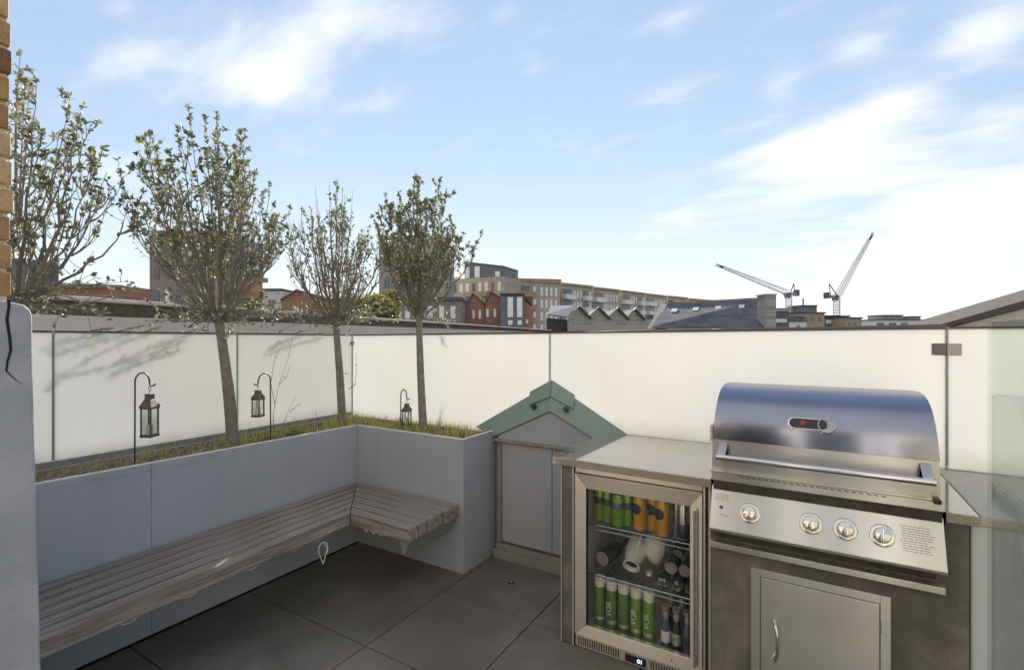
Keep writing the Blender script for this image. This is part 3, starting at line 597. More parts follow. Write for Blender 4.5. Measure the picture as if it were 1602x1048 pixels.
# ------------------------------------------------------------------ undercounter fridge
fr = thing('bottle_fridge', (-.7, 2.5, 0), 'stainless glass door bottle fridge full of cans under the counter', 'fridge')
FX0, FX1, FY = -.993, -.402, 2.232
ca = MB()
for bx in ((FX0+.003,2.272,.06,FX0+.030,2.80,.868),(FX1-.030,2.272,.06,FX1-.003,2.80,.868),(FX0+.0305,2.272,.06,FX1-.0305,2.80,.088),(FX0+.0305,2.272,.80,FX1-.0305,2.80,.868),(FX0+.0305,2.74,.0885,FX1-.0305,2.80,.7995)): ca.box(*bx)
ca.build('body', M['fridge_in'], fr)
MB().box(FX0, 2.238, .850, FX1, 2.27, .877).build('top_trim', M['steel'], fr, .0015)
dm = MB(); gx0, gx1, gz0, gz1 = -.937, -.453, .115, .776; dz0, dz1 = .062, .8455
# four mitred frame members with a bevelled inner edge
def member(a, b, c, d): dm.quadbox([(p[0],FY+.036,p[1]) for p in (a,b,c,d)], [(a[0],FY,a[1]),(b[0],FY,b[1]),(c[0],FY+.008,c[1]),(d[0],FY+.008,d[1])])
O = [(FX0,dz0),(FX1,dz0),(FX1,dz1),(FX0,dz1)]; I = [(gx0,gz0),(gx1,gz0),(gx1,gz1),(gx0,gz1)]
mats = ['steel','steel_v','steel','steel_v']
dpar = None
for k in range(4):
    dm = MB(); a, b, c, d = O[k], O[(k+1)%4], I[(k+1)%4], I[k]
    member(a, b, c, d); ob = dm.build('door_frame', M[mats[k]], fr, .0012)
MB().box(gx0, FY+.016, gz0, gx1, FY+.022, gz1).build('door_glass', M['glass'], fr)
MB().box(-.434, FY-.022, .10, -.424, FY-.010, .775).build('door_handle', M['chrome'], fr, .003)
for z in (.74,.14): MB().box(-.432, FY-.0105, z-.008, -.426, FY-.0002, z+.008).build('handle_mount', M['chrome'], fr)
gr = MB().box(FX0, 2.240, .004, FX1, 2.268, .058).build('vent_panel', M['steel'], fr, .001)
for k0, cnt in ((0,18),(1,15)):
    v = MB(); x = -.978 if k0 == 0 else -.625
    for i in range(cnt): v.box(x+i*.0118, 2.2385, .012, x+i*.0118+.0055, 2.2402, .050)
    v.build('vent_slots', M['gasket'], gr)
dsp = MB().box(-.742, 2.236, .012, -.645, 2.2398, .046).build('display', M['black'], fr, .001)
textmesh('digits', '01', .026, M['digits'], (-.672, 2.2353, .029), (R(90),0,0), dsp); 
MB().box(-.60,2.2375,.024,-.595,2.2385,.03).build('power_mark', M['etched'], gr)
MB().cyl((-.53,FY-.0005,.088), .004, .001, (0,-1,0), 12).build('key_lock', M['etched'], fr)
for z in (.592, .350):
    s = MB(); 
    for y in (2.285, 2.70): s.tube([(-.960,y,z),(-.435,y,z)], .003, 6)
    s.tube([(-.960,2.285,z-.022),(-.435,2.285,z-.022)], .0022, 6)
    for i in range(22): x = -.955 + i*.0245; s.tube([(x,2.285,z+.003),(x,2.70,z+.003)], .0016, 5)
    s.build('wire_shelf', M['chrome'], fr, smooth=True)
# drinks
def can(x, y, z, r, h, body, label, group, cat='can', name='drink_can', band=None, spotc=None):
    t = thing(name, (x, y, z), label, cat, group)
    MB().lathe([(r*.82,0),(r,.008),(r,h*.88),(r*.84,h*.96)], (x,y,z), seg=24).build('can_body', body, t, smooth=True)
    MB().lathe([(r*.86,h*.96),(r*.86,h*.985),(r*.78,h*.985),(r*.78,h*.97)], (x,y,z), seg=24).build('can_lid', M['alu'], t, smooth=True)
    if band: MB().lathe([(r+.0005,h*band[0]),(r+.0012,h*band[0]+.001),(r+.0012,h*band[1]-.001),(r+.0005,h*band[1])], (x,y,z), seg=24).build('label_band', band[2], t, smooth=True)
    if spotc:
        b = MB(); rr = r+.0014; n = 12; ring = []
        for iz in range(9):
            zz = -1+iz/4; wd = math.sqrt(max(0, 1-zz*zz))*.85+.02; ring.append([( x+rr*math.sin(wd*a/5-.35), y-rr*math.cos(wd*a/5-.35), z+h*.62+zz*.027) for a in range(-5,6)])
        n0 = 0
        for row in ring: b.v += row
        for i in range(8):
            for k in range(10): b.f.append((i*11+k, i*11+k+1, (i+1)*11+k+1, (i+1)*11+k))
        b.build('label_spot', spotc, t, smooth=True)
    return t
TS = .597
gl_ = ['dim green can at the far left of the top fridge shelf','bright green can second from the left on the top fridge shelf','light green can with grey band, third from the left on the top shelf','narrow green can touching the amber cans on the top shelf']
for i, (x, y, r) in enumerate(((-.913,2.36,.026),(-.868,2.35,.026),(-.806,2.325,.030),(-.763,2.345,.024))): can(x, y, TS, r, .155, M['green_can'], gl_[i], 'green cans on the top shelf', band=(.55,.75,M['navy'] if i != 2 else M['blue_glass']))
yl = ['amber can with dark oval label beside the green cans','amber can half hidden behind the front amber can','front amber can with round dark label near the shelf edge']
for i, (x, y) in enumerate(((-.703,2.335),(-.640,2.36),(-.592,2.318))): can(x, y, TS, .031, .165, M['yellow_can'], yl[i], 'amber cans on the top shelf', spotc=M['navy'])
can(-.538,2.37,TS,.018,.15,M['silver_foil'],'slim pale metal bottle between amber cans and the blue banded can','slim drinks right on the top shelf','bottle','metal_bottle')
can(-.500,2.325,TS,.027,.165,M['alu'],'silver can with a dark blue lower band on the top shelf','slim drinks right on the top shelf', band=(.05,.42,M['navy']))
can(-.452,2.35,TS,.016,.15,M['silver_foil'],'slim grey can at the right end of the top shelf','slim drinks right on the top shelf')
MS = .357
def lying(x, y, z, r, L, mat, label, ang=0, neck=.4, name='bottle', ring=None, cat='bottle', group='bottles lying on the middle shelf', tilt=0.):
    ax = Vector((math.sin(ang), math.cos(ang), tilt)).normalized(); t = thing(name, (x, y, z-r), label, cat, group)
    MB().lathe([(r*.55,.004),(r*.9,0),(r,.006),(r,L*.5),(r*neck,L*.72),(r*neck*.9,L)], (x,y,z), ax, 24).build('glass_body', mat, t, smooth=True)
    if ring: MB().lathe([(r*.60,-.0015),(r*.88,-.0025),(r*.90,-.001)], (x,y,z), ax, 24).build('base_ring', ring, t, smooth=True)
    return t
lying(-.885,2.32,MS+.062,.038,.28,M['dark_glass'],'dark bottle lying base outward at the left of the middle shelf', .15, ring=M['channel'])
# white jug, mouth to the door
jg = thing('white_jug', (-.745,2.34,MS), 'white ceramic jug lying mouth outward on the middle shelf', 'jug')
ax = Vector((.02,-.86,-.40)).normalized(); o = Vector((-.742,2.42,MS+.105))
MB().lathe([(.020,-.06),(.044,-.055),(.052,-.02),(.050,.03),(.040,.075),(.037,.098),(.041,.110),(.034,.112),(.029,.10),(.028,.05)], o, ax, 32).build('jug_body', M['white_gloss'], jg, smooth=True)
MB().cyl(o+ax*.085, .0285, .004, ax, 24).build('jug_opening', M['gasket'], jg)
e1 = Vector((.3,-.1,.95)).normalized(); MB().tube([o+e1*.045+ax*.05, o+e1*.078+ax*.035, o+e1*.080+ax*.0, o+e1*.048-ax*.02], .007, 8).build('jug_handle', M['white_gloss'], jg, smooth=True)
wb = thing('white_flask', (-.655,2.44,MS), 'round white flask standing behind the white jug', 'flask')
MB().lathe([(.020,0),(.034,.012),(.050,.045),(.055,.075),(.050,.108),(.034,.135),(.014,.146)], (-.655,2.43,MS+.055), seg=28).build('flask_body', M['white_gloss'], wb, smooth=True); MB().lathe([(.016,0),(.020,.005),(.018,.02),(.002,.024)], (-.655,2.325,MS+.035), seg=16).build('stopper', M['silver_foil'], wb, smooth=True)
bl = ['dark bottle end with white lettering, nearest the white jug','dark bottle end stacked above its neighbours at the middle shelf right','dark bottle end with a pale blue seal in the middle shelf pile','dark bottle end low at the right of the middle shelf','dark bottle end touching the right wall of the middle shelf','small dark bottle tipped upward behind the middle shelf pile']
for i, (x, y, z, r) in enumerate(((-.590,2.31,MS+.034,.032),(-.556,2.33,MS+.092,.031),(-.524,2.305,MS+.032,.031),(-.497,2.34,MS+.088,.030),(-.466,2.31,MS+.030,.028),(-.535,2.38,MS+.145,.026))): 
    b = lying(x, y, z, r, .24, M['dark_glass'], bl[i], .05*(i-2), ring=M['channel'] if i % 2 else None, tilt=.5 if i == 5 else 0)
    if i == 0: textmesh('lettering', 'wa', .03, M['letters'], (x, y-.004, z+.006), (R(90),0,R(2)), b)
    if i == 2: MB().cyl((x,y-.001,z+.01), .009, .003, (0,-1,0), 12).build('seal', simple('pale_blue_seal', (.25,.5,.6), .4), b)
BS = .092
wl_ = ['tall green bottle with white cap, leftmost on the fridge floor','tall green bottle with white cap, second from the left on the fridge floor','tall green bottle with white cap in the middle of its row on the fridge floor','tall green bottle with white cap, fourth from the left on the fridge floor','brightest tall green bottle with white cap, beside the foil topped bottles']
for i in range(5):
    x = -.898+.062*i; y = 2.325 - .004*i
    t = thing('tall_bottle', (x, y, BS), wl_[i], 'bottle', 'green bottles on the fridge floor')
    MB().lathe([(.024,0),(.0275,.006),(.0275,.186),(.026,.192)], (x,y,BS), seg=24).build('bottle_body', M['green_glass'] if i < 3 else M['green_can'], t, smooth=True)
    MB().lathe([(.0265,.1925),(.0275,.196),(.0275,.232),(.024,.238),(.001,.239)], (x,y,BS), seg=24).build('cap', M['white_gloss'], t, smooth=True)
    if i in (1,3,4): textmesh('lettering', 'VOR', .036, M['letters'], (x-.004, y-.0285, BS+.105), (R(90), R(-90), 0), t)
    MB().lathe([(.0278,.03),(.0282,.032),(.0282,.046),(.0278,.048)], (x,y,BS), seg=24).build('label_band', M['silver_foil'], t, smooth=True)
k = 0
names = ['front','second','third','rearmost']
for row, (y, zo) in enumerate(((2.30,0),(2.36,.014),(2.43,.030),(2.51,.050))):
    for c_ in range(3):
        x = -.572+.048*c_+.010*row
        t = thing('foil_bottle', (x, y, BS), ['left','middle','right'][c_]+' foil topped dark bottle in the '+names[row]+' row on the fridge floor', 'bottle', 'foil topped bottles on the fridge floor')
        hh = .195+.022*row+zo*.3
        MB().lathe([(.018,0),(.021,.006),(.021,.10),(.012,.138),(.010,hh-.03)], (x,y,BS), seg=20).build('bottle_body', M['blue_glass'] if (c_+row) % 2 == 0 else M['dark_glass'], t, smooth=True)
        MB().lathe([(.0135,hh-.055),(.0165,hh-.035),(.0145,hh-.024),(.0195,hh-.016),(.0195,hh),(.008,hh+.004)], (x,y,BS), seg=16).build('foil_top', M['silver_foil'], t, smooth=True)
        if row == 0: MB().lathe([(.0214,.035),(.0218,.036),(.0218,.085),(.0214,.086)], (x,y,BS), seg=20).build('label_band', [M['letters'], M['silver_foil'], M['navy']][c_], t, smooth=True)

# ------------------------------------------------------------------ lanterns on hooks
def lantern(px_, y, z0, s, hookdx, hookdy, label, base, hang, rz=0):
    # hook (shepherd's crook)
    bx, by = base; hx, hy, hz = hang
    h = thing('hook_stake', (bx, by, .79), 'thin dark crook stake carrying ' + label[0], 'hook', 'crook stakes in the planter')
    top = hz + .055; d = Vector((hx-bx, hy-by, 0)); pts = [(bx,by,.78)]
    pts += [(bx + d.x*.02*i/4, by + d.y*.02*i/4, .79+(top-.05-.79)*i/4) for i in range(1,5)]
    for i in range(1, 12):
        a = math.pi*i/11; pts.append((bx + d.x*(.5-.5*math.cos(a)), by + d.y*(.5-.5*math.cos(a)), top-.05+.055*math.sin(a)))
    e = Vector(pts[-1]); pts += [(e.x, e.y, hz+.002)]
    for i in range(1, 7): a = math.pi*i/6; q = d.normalized()*.012; pts.append((e.x+q.x*(1-math.cos(a)), e.y+q.y*(1-math.cos(a)), hz-.012*math.sin(a)))
    MB().tube(pts, .0042, 8).build('hook_rod', M['dark_steel'], h, smooth=True)
    t = thing('lantern', (hx, hy, z0), label[1], 'lantern', 'lanterns hanging over the planter')
    H = hz - .016 - z0; w = .029*s
    def bxx(x0,y0,za,x1,y1,zb,nm,mt,bv=.001,par=None):
        b = MB(); c, s_ = math.cos(rz), math.sin(rz)
        def T(x,y,z): return (hx + x*c - y*s_, hy + x*s_ + y*c, z0+z)
        b.quadbox([T(x0,y0,za),T(x1,y0,za),T(x1,y1,za),T(x0,y1,za)], [T(x0,y0,zb),T(x1,y0,zb),T(x1,y1,zb),T(x0,y1,zb)]); return b.build(nm, mt, par or t, bv)
    hb_ = .60*H
    bxx(-w*1.08,-w*1.08,0,w*1.08,w*1.08,.012,'base',M['lantern']); bxx(-w*1.08,-w*1.08,hb_-.010,w*1.08,w*1.08,hb_,'top_frame',M['lantern'])
    for sx in (-1,1):
        for sy in (-1,1): bxx(sx*w-.006*(sx>0)*1.0-.0*(sx<0), sy*w-.006*(sy>0), .0125, sx*w+.006*(sx<0), sy*w+.006*(sy<0), hb_-.0105, 'corner_post', M['lantern'], 0)
    gl = .002
    for sx in (-1,1): bxx(sx*(w-.004)-.0008,-w+.007,.013,sx*(w-.004)+.0008,w-.007,hb_-.011,'glass_panel',M['glass'],0)
    for sy in (-1,1): bxx(-w+.007,sy*(w-.004)-.0008,.013,w-.007,sy*(w-.004)+.0008,hb_-.011,'glass_panel',M['glass'],0)
    b = MB(); c, s_ = math.cos(rz+math.pi/4), math.sin(rz+math.pi/4)
    def ring(r, z): return [(hx + r*math.cos(rz+math.pi/4+k*math.pi/2), hy + r*math.sin(rz+math.pi/4+k*math.pi/2), z0+z) for k in range(4)]
    b.quadbox(ring(w*1.68, hb_+.0005), ring(w*.85, hb_+.15*H)); b.build('roof', M['lantern'], t, .001)
    b = MB(); b.quadbox(ring(w*.78, hb_+.151*H), ring(w*.74, hb_+.24*H)); b.build('chimney', M['lantern'], t, .001)
    b = MB(); b.quadbox(ring(w*.95, hb_+.241*H), ring(w*.88, hb_+.262*H)); b.build('cap', M['lantern'], t, .001)
    pts = [(hx+.010*math.cos(a), hy, z0+hb_+.262*H+.008+ (H-hb_-.262*H)*.5*(1+math.sin(a))) for a in [i/12*2*math.pi-math.pi/2 for i in range(13)]]
    MB().tube(pts, .0015, 6).build('bail', M['dark_steel'], t, smooth=True)
    MB().cyl((hx,hy,z0+.0125), .017, .05*s).build('candle', M['white_gloss'], t)
lantern(0, 0, .982, 1.0, 0, 0, ('the largest lantern, at the left', 'largest dark metal lantern, hanging left of the leaning tree'), (-3.02,1.190), (-3.0,1.250,1.262), .5)
lantern(0, 0, 1.003, .92, 0, 0, ('the lantern between the two tree trunks', 'dark metal lantern between the first two visible trunks, glowing pale against glass'), (-3.0,1.935), (-3.0,1.850,1.215), .4)
lantern(0, 0, .862, .90, 0, 0, ('the small lantern near the right tree', 'small lantern hanging low beside the rightmost trunk'), (-2.595,2.70), (-2.535,2.70,1.060), .3)

# ------------------------------------------------------------------ planting
def blade(b, x, y, z, h, lean, az, w):
    d = Vector((math.cos(az), math.sin(az), 0)); n = Vector((-d.y, d.x, 0))*w; p = Vector((x,y,z)); n0 = len(b.v)
    for i in range(5):
        t = i/4; c = p + d*(lean*t*t) + Vector((0,0,h*(t - .35*t*t*(lean/max(h,.01))*.6))); ww = n*(1-t*.9); b.v += [tuple(c-ww), tuple(c+ww)]
    for i in range(4): a = n0+2*i; b.f.append((a,a+1,a+3,a+2))
gr_ = random.Random(11); b = MB(); b2 = MB()
for i in range(5200):
    if gr_.random() < .68: x, y = gr_.uniform(-3.33,-2.89), gr_.uniform(.55,2.9)
    else: x, y = gr_.uniform(-2.9,-1.92), gr_.uniform(2.56,2.92)
    if math.sin(x*23+y*5)+math.sin(y*17-x*9) < -.9 and gr_.random() < .8: continue
    if y < 1.75 and gr_.random() < .72: continue
    cl = math.sin(x*11+1)*math.sin(y*9)+.4
    h = gr_.uniform(.025,.060)*(1+.5*max(0,cl))
    blade(b2, x, y, .827, h*.95, gr_.uniform(.005,.05), gr_.uniform(0,6.28), gr_.uniform(.0015,.0038))
tag(b2.build('ground_cover', M['grass'], smooth=True), 'short green and yellow moss and grass filling the planter', 'grass', kind='stuff')
for i in range(2600):
    y = .55 + gr_.random()**1.35*1.5; x = gr_.uniform(-3.32,-2.88); k = 1.25 - .45*(y-.55)
    blade(b, x, y, .826, gr_.uniform(.03,.075)*k, gr_.uniform(.06,.18)*k, gr_.gauss(1.0,.9), gr_.uniform(.0012,.0026))
for i in range(420): blade(b, gr_.uniform(-3.3,-1.95), gr_.uniform(2.56,2.88), .826, gr_.uniform(.02,.06), gr_.uniform(.02,.08), gr_.uniform(0,6.28), .0014)
tag(b.build('dry_grass', M['straw'], smooth=True), 'long straw coloured grass lying over the near planter', 'grass', kind='stuff')
def tuft(cx, cy, n, h, lean, az, spread, label):
    b = MB()
    for i in range(n): blade(b, gr_.gauss(cx,.012), gr_.gauss(cy,.012), .83, gr_.uniform(.6,1)*h, gr_.uniform(.3,1)*lean, gr_.gauss(az,spread), .0011)
    tag(b.build('grass_tuft', M['straw'], smooth=True), label, 'plant', 'grass tufts in the planter')
tuft(-2.28, 2.74, 34, .26, .24, .1, .55, 'wispy arching grass tuft right of the rightmost tree trunk')
tuft(-3.02, 1.20, 26, .12, .10, 2.2, 1.4, 'brown grass tuft at the foot of the leftmost lantern stake')
def rosette(cx, cy, s, label):
    b = MB()
    for i in range(150):
        a = gr_.uniform(0, 6.28); r = gr_.random()**.6*s; z = .838 + (s-r)*.35*gr_.uniform(.4,1.2); L = gr_.uniform(.014,.028)
        d = Vector((math.cos(a), math.sin(a), gr_.uniform(.1,.9))).normalized(); n = Vector((-d.y, d.x, 0)).normalized()*L*.4; p = Vector((cx+r*math.cos(a), cy+r*math.sin(a), z))
        b.poly([p, p+d*L*.5+n, p+d*L, p+d*L*.5-n])
    tag(b.build('low_herb', leafmat('herb_green', (.14,.20,.03), (.24,.30,.06), (.36,.38,.12)), smooth=True), label, 'plant', 'low green herbs in the planter')
rosette(-2.99, 1.93, .085, 'bright green low herb cushion under the second lantern'); rosette(-3.05, 2.15, .06, 'small green herb cushion under the flower stalk'); rosette(-2.95, 1.55, .05, 'small herb clump at the foot of the leaning trunk')

def leaf(b, p, d, L, w):
    d = d.normalized(); s = d.cross(Vector((gr_.uniform(-1,1), gr_.uniform(-1,1), gr_.uniform(-1,1)))).normalized(); n = d.cross(s)
    b.poly([p, p+d*L*.45+s*w+n*w*.3, p+d*L, p+d*L*.45-s*w+n*w*.3])
def bez(a, c, e, n): return [a*(1-t)**2 + c*(2*t*(1-t)) + e*t*t for t in [i/n for i in range(n+1)]]
def tree(base, fork, R_, ztop, label, seed, n1=13, sq=1.0, lean=(0,0), dens=1.0, lowr=.0, rt=.034, bare=0.0, name='olive_tree'):
    rn = random.Random(seed); t = thing(name, (base[0], base[1], .8), label, 'tree', 'small standard trees in the planter')
    B, F = Vector(base), Vector(fork); mid = B.lerp(F, .5) + Vector((rn.uniform(-.012,.012), rn.uniform(-.02,.02), 0))
    tr = MB(); tp = bez(B, mid*2-(B+F)/2, F, 10)
    tr.tube(tp, [rt*(1.25 if i == 0 else 1.05-.3*i/10) for i in range(11)], 12); tr.build('trunk', M['bark'], t, smooth=True)
    br, lv = MB(), MB(); H = ztop - F.z
    def leaves(pts, dn, skip=0.):
        n = len(pts); cz = F.z + H*.30
        for i in range(n-1):
            if i/(n-1) < skip: continue
            d = (pts[i+1]-pts[i]); L = d.length; q = min(1.0, max(.16, (pts[i].z-cz)/(H*.35))) if pts[i].z > F.z+.12 else .55
            if rn.random() < .25: continue
            for k in range(int(L/.0085*dn*q*(.5+1.0*(i/(n-1)))+rn.random())):
                p = pts[i] + d*rn.random(); o = Vector((rn.gauss(0,1), rn.gauss(0,1), rn.gauss(0,1))).normalized()
                leaf(lv, p, d.normalized()*.8+o*.7, rn.uniform(.016,.034), rn.uniform(.005,.0095))
        if dn > .3 and rn.random() < .8:
            p = pts[-1]; d = (pts[-1]-pts[-2]).normalized()
            for k in range(int(7*min(1,dn)) if p.z > cz-.1 else 2): leaf(lv, p-d*rn.random()*.02, d*.6+Vector((rn.gauss(0,1), rn.gauss(0,1), rn.gauss(0,1))).normalized()*.8, rn.uniform(.02,.036), rn.uniform(.006,.010))
    def end(a, rr):
        q = rr/R_; return F + Vector((math.cos(a)*rr*sq + lean[0], math.sin(a)*rr + lean[1], H*(1 - .50*q**1.6) * rn.uniform(.70,1.0)))
    for i in range(n1):
        a = i*2.399963 + rn.uniform(-.3,.3); rr = R_*math.sqrt((i+.5)/n1)*rn.uniform(.85,1.05)
        st = F + Vector((0,0,-rn.uniform(0,.05))); e = end(a, rr)
        out_ = Vector((math.cos(a)*sq, math.sin(a), 0))
        c = F + out_*rr*.85 + Vector((lean[0]*.3, lean[1]*.3, H*.25)); pts = bez(st, c, e, 12)
        for j in range(3,12): pts[j] += Vector((rn.gauss(0,.008), rn.gauss(0,.008), 0))
        r0 = .0125 if i < 6 else .009
        br.tube(pts, [max(.0016, r0*(1-j/12.5)) for j in range(13)], 6); leaves(pts, 1.1*dens, .60)
        for s in range(8):
            j = rn.randint(2, 10); p = pts[j]; tg = (pts[j+1]-pts[j]).normalized()
            aa = rn.uniform(0,6.28); o = Vector((math.cos(aa), math.sin(aa), 0))*.75 + out_*.25
            L = rn.uniform(.16,.38)*(1-j/18)*H; en = p + (tg*.55+o*.45+Vector((0,0,.55))).normalized()*L
            q = bez(p, p+(o*.6+tg*.4)*L*.5, en, 7)
            br.tube(q, [max(.0012, .0045*(1-u/8)) for u in range(8)], 5)
            if rn.random() > bare: leaves(q, .95*dens, .40)
            for w in range(3):
                u = rn.randint(2,6); p2 = q[u]; o2 = Vector((rn.gauss(0,1), rn.gauss(0,1), rn.uniform(.2,1.5))).normalized(); L2 = rn.uniform(.06,.15)
                q2 = bez(p2, p2+o2*L2*.5, p2+(o2*.7+Vector((0,0,.5))).normalized()*L2, 4); br.tube(q2, [.0018,.0016,.0013,.0011,.0009], 4)
                if rn.random() > bare: leaves(q2, 1.5*dens, .15)
    for i in range(9):                                               # upright leading shoots above the rounded crown
        a = rn.uniform(0,6.28); rr = R_*rn.uniform(.08,.75); e = F + Vector((math.cos(a)*rr*sq+lean[0], math.sin(a)*rr+lean[1], H*(1.02-.38*(rr/R_)**1.5)*rn.uniform(.93,1.04)))
        st = F.lerp(e, .35) + Vector((0,0,.02)); q = bez(st, st.lerp(e,.5)+Vector((math.cos(a)*.04, math.sin(a)*.04, 0)), e, 9)
        br.tube(q, [max(.0012, .005*(1-u/10)) for u in range(10)], 5)
        if rn.random() > bare*.6:
            leaves(q, 1.5*dens, .5)
            for u in (4,5,6,7,8):
                p2 = q[u]; o2 = Vector((rn.gauss(0,.7), rn.gauss(0,.7), 1)).normalized(); q2 = bez(p2, p2+o2*.03, p2+o2*rn.uniform(.04,.09), 3); br.tube(q2, [.0016,.0014,.0011,.0009], 4); leaves(q2, 1.9*dens, 0)
    for i in range(int(lowr*20)):                                    # low, nearly level side shoots
        a = rn.uniform(0,6.28); L = rn.uniform(.3,.62)*(.55+.45*abs(math.sin(a))); st = F + Vector((0,0,rn.uniform(-.03,.05)))
        o = Vector((math.cos(a)*.55, math.sin(a), 0)); en = st + o*L + Vector((0,0,rn.uniform(-.06,.16)))
        q = bez(st, st+o*L*.5+Vector((0,0,rn.uniform(.0,.07))), en, 8); br.tube(q, [max(.0012,.0055*(1-u/9)) for u in range(9)], 5); leaves(q, .8*dens, .3)
        for w in range(5):
            u = rn.randint(2,7); p2 = q[u]; o2 = (o*.4+Vector((rn.gauss(0,.7), rn.gauss(0,.7), rn.gauss(.0,.45)))).normalized(); L2 = rn.uniform(.07,.18)
            q2 = bez(p2, p2+o2*L2*.5, p2+o2*L2+Vector((0,0,.02)), 4); br.tube(q2, [.0018,.0016,.0013,.0011,.0009], 4); leaves(q2, .9*dens, .1)
    br.build('branches', M['bark'], t, smooth=True); lv.build('crown', M['leaf'], t)
    return t
tree((-3.12,.72,.79), (-3.11,.76,1.66), .50, 2.78, 'olive tree at the far left with its trunk hidden behind the cracked wall', 21, n1=14, dens=.6, lowr=1.0, lean=(0,.04))
tree((-3.11,1.755,.79), (-3.10,1.66,1.625), .50, 2.90, 'tallest olive tree, on a leaning trunk beside the leftmost lantern', 5, n1=20, dens=.8, lowr=1.2, rt=.036, lean=(0,-.07))
tree((-3.09,2.585,.79), (-3.09,2.52,1.62), .47, 2.68, 'sparse greyish olive tree standing in the left corner', 33, n1=20, dens=.55, lowr=1.0, rt=.031, bare=.55)
tree((-2.425,2.76,.79), (-2.462,2.75,1.665), .40, 2.70, 'dense olive tree rising from the rear planter near the small lantern', 47, n1=19, dens=1.15, lowr=.25, rt=.029, lean=(.02,0))

# thin plants against the screen
def stalk(pts_list, label, name='flower_stalk', lf=.0, lm='bark'):
    t = thing(name, (pts_list[0][0][0], pts_list[0][0][1], .8), label, 'plant'); b, l2 = MB(), MB()
    for pts in pts_list:
        P = [Vector(p) for p in pts]; b.tube(P, [.0022*(1-.6*i/(len(P)-1)) for i in range(len(P))], 5)
        for i in range(1, len(P)):
            for k in range(int(lf)): leaf(l2, P[i-1].lerp(P[i], gr_.random()), Vector((gr_.gauss(0,1), gr_.gauss(0,1), gr_.uniform(0,1))), gr_.uniform(.010,.020), .003)
    b.build('stems', M['bark'], t, smooth=True)
    if l2.f: l2.build('leaves', M['leaf'], t)
stalk([[(-3.1,2.02,.80),(-3.1,2.02,1.0),(-3.1,2.06,1.18),(-3.1,2.13,1.36),(-3.1,2.16,1.50)], [(-3.1,2.03,1.05),(-3.1,2.00,1.2),(-3.1,2.03,1.36),(-3.1,2.08,1.45)], [(-3.1,2.06,1.18),(-3.1,2.12,1.24),(-3.1,2.14,1.30)],
       [(-3.1,2.04,.80),(-3.1,2.10,.93),(-3.1,2.19,1.10)], [(-3.1,2.14,.98),(-3.1,2.20,1.03),(-3.1,2.24,1.02)], [(-3.1,1.95,.80),(-3.1,1.93,.95)]], 'tall thin dried flower stalk right of the second lantern', lf=3)
stalk([[(-3.05,2.60,1.22),(-3.04,2.545,1.23),(-3.03,2.50,1.28),(-3.03,2.485,1.36)], [(-3.05,2.61,1.10),(-3.03,2.65,1.13),(-3.03,2.67,1.24),(-3.03,2.66,1.38)]], 'leafy side shoots sprouting halfway up the corner tree trunk', 'leafy_shoot', lf=7)
stalk([[(-3.06,2.30,.80),(-3.06,2.33,.92),(-3.06,2.32,.98)], [(-3.0,2.22,.80),(-3.0,2.25,.88)]], 'short dark seed stalk between the flower stalk and the corner tree', lf=2)

# ------------------------------------------------------------------ beyond the screens
# long neighbouring parapet on the left, running away
def seg(name, par, a, b, z0a, z0b, z1a, z1b, mat, th, off=0., bev=0):
    a, b = Vector(a), Vector(b); d = (b-a).normalized(); n = Vector((-d.y, d.x)); a2 = a + n*off; b2 = b + n*off; n = n*th
    m = MB().quadbox([(a2.x,a2.y,z0a),(b2.x,b2.y,z0b),(b2.x+n.x,b2.y+n.y,z0b),(a2.x+n.x,a2.y+n.y,z0a)], [(a2.x,a2.y,z1a),(b2.x,b2.y,z1b),(b2.x+n.x,b2.y+n.y,z1b),(a2.x+n.x,a2.y+n.y,z1a)])
    return m.build(name, mat, par, bev)
pa = spot(-40, 3.86); pb = spot(862, 36)
d = (pb-pa); ln = thing('neighbour_parapet', (pa.x, pa.y, -12), 'long taupe parapet wall with pale coping receding beyond the left screen', 'wall')
zt = 1.875; zb2 = 1.875
seg('wall', ln, pa, pb, -12, -12, 1.70, 1.70, M['wall_taupe'], .3, bev=0); seg('brick_course', ln, pa, pb, 1.701, 1.701, 1.835, 1.835, M['dark_brick'], .2, .04)
seg('coping', ln, pa, pb, 1.836, 1.836, zt, zb2, M['coping_pale'], .42, -.06, .01)
# dark coping of the neighbouring roof behind the back screen
p0, p1 = spot(700, 5.6), spot(1481, 5.6*1.0)
Y4 = 4.3
def atY(px, Y): rr = direction(px, CY); return rr.x/rr.y*Y
rc = thing('neighbour_roof_edge', (-1, Y4, -12), 'low neighbouring roof with dark coping just above the back screen', 'roof')
xa_, xb_ = atY(760, Y4), atY(1480, Y4)
MB().quadbox([(xa_,Y4+.02,-12),(xb_,Y4+.02,-12),(xb_,Y4+.35,-12),(xa_,Y4+.35,-12)], [(xa_,Y4+.02,1.50),(xb_,Y4+.02,1.535),(xb_,Y4+.35,1.535),(xa_,Y4+.35,1.50)]).build('wall', M['wall_taupe'], rc)
MB().quadbox([(xa_,Y4-.03,1.501),(xb_,Y4-.03,1.5355),(xb_,Y4+.4,1.5355),(xa_,Y4+.4,1.501)], [(xa_,Y4-.03,1.535),(xb_,Y4-.03,1.592),(xb_,Y4+.4,1.592),(xa_,Y4+.4,1.535)]).build('coping', M['rail'], rc, .004)
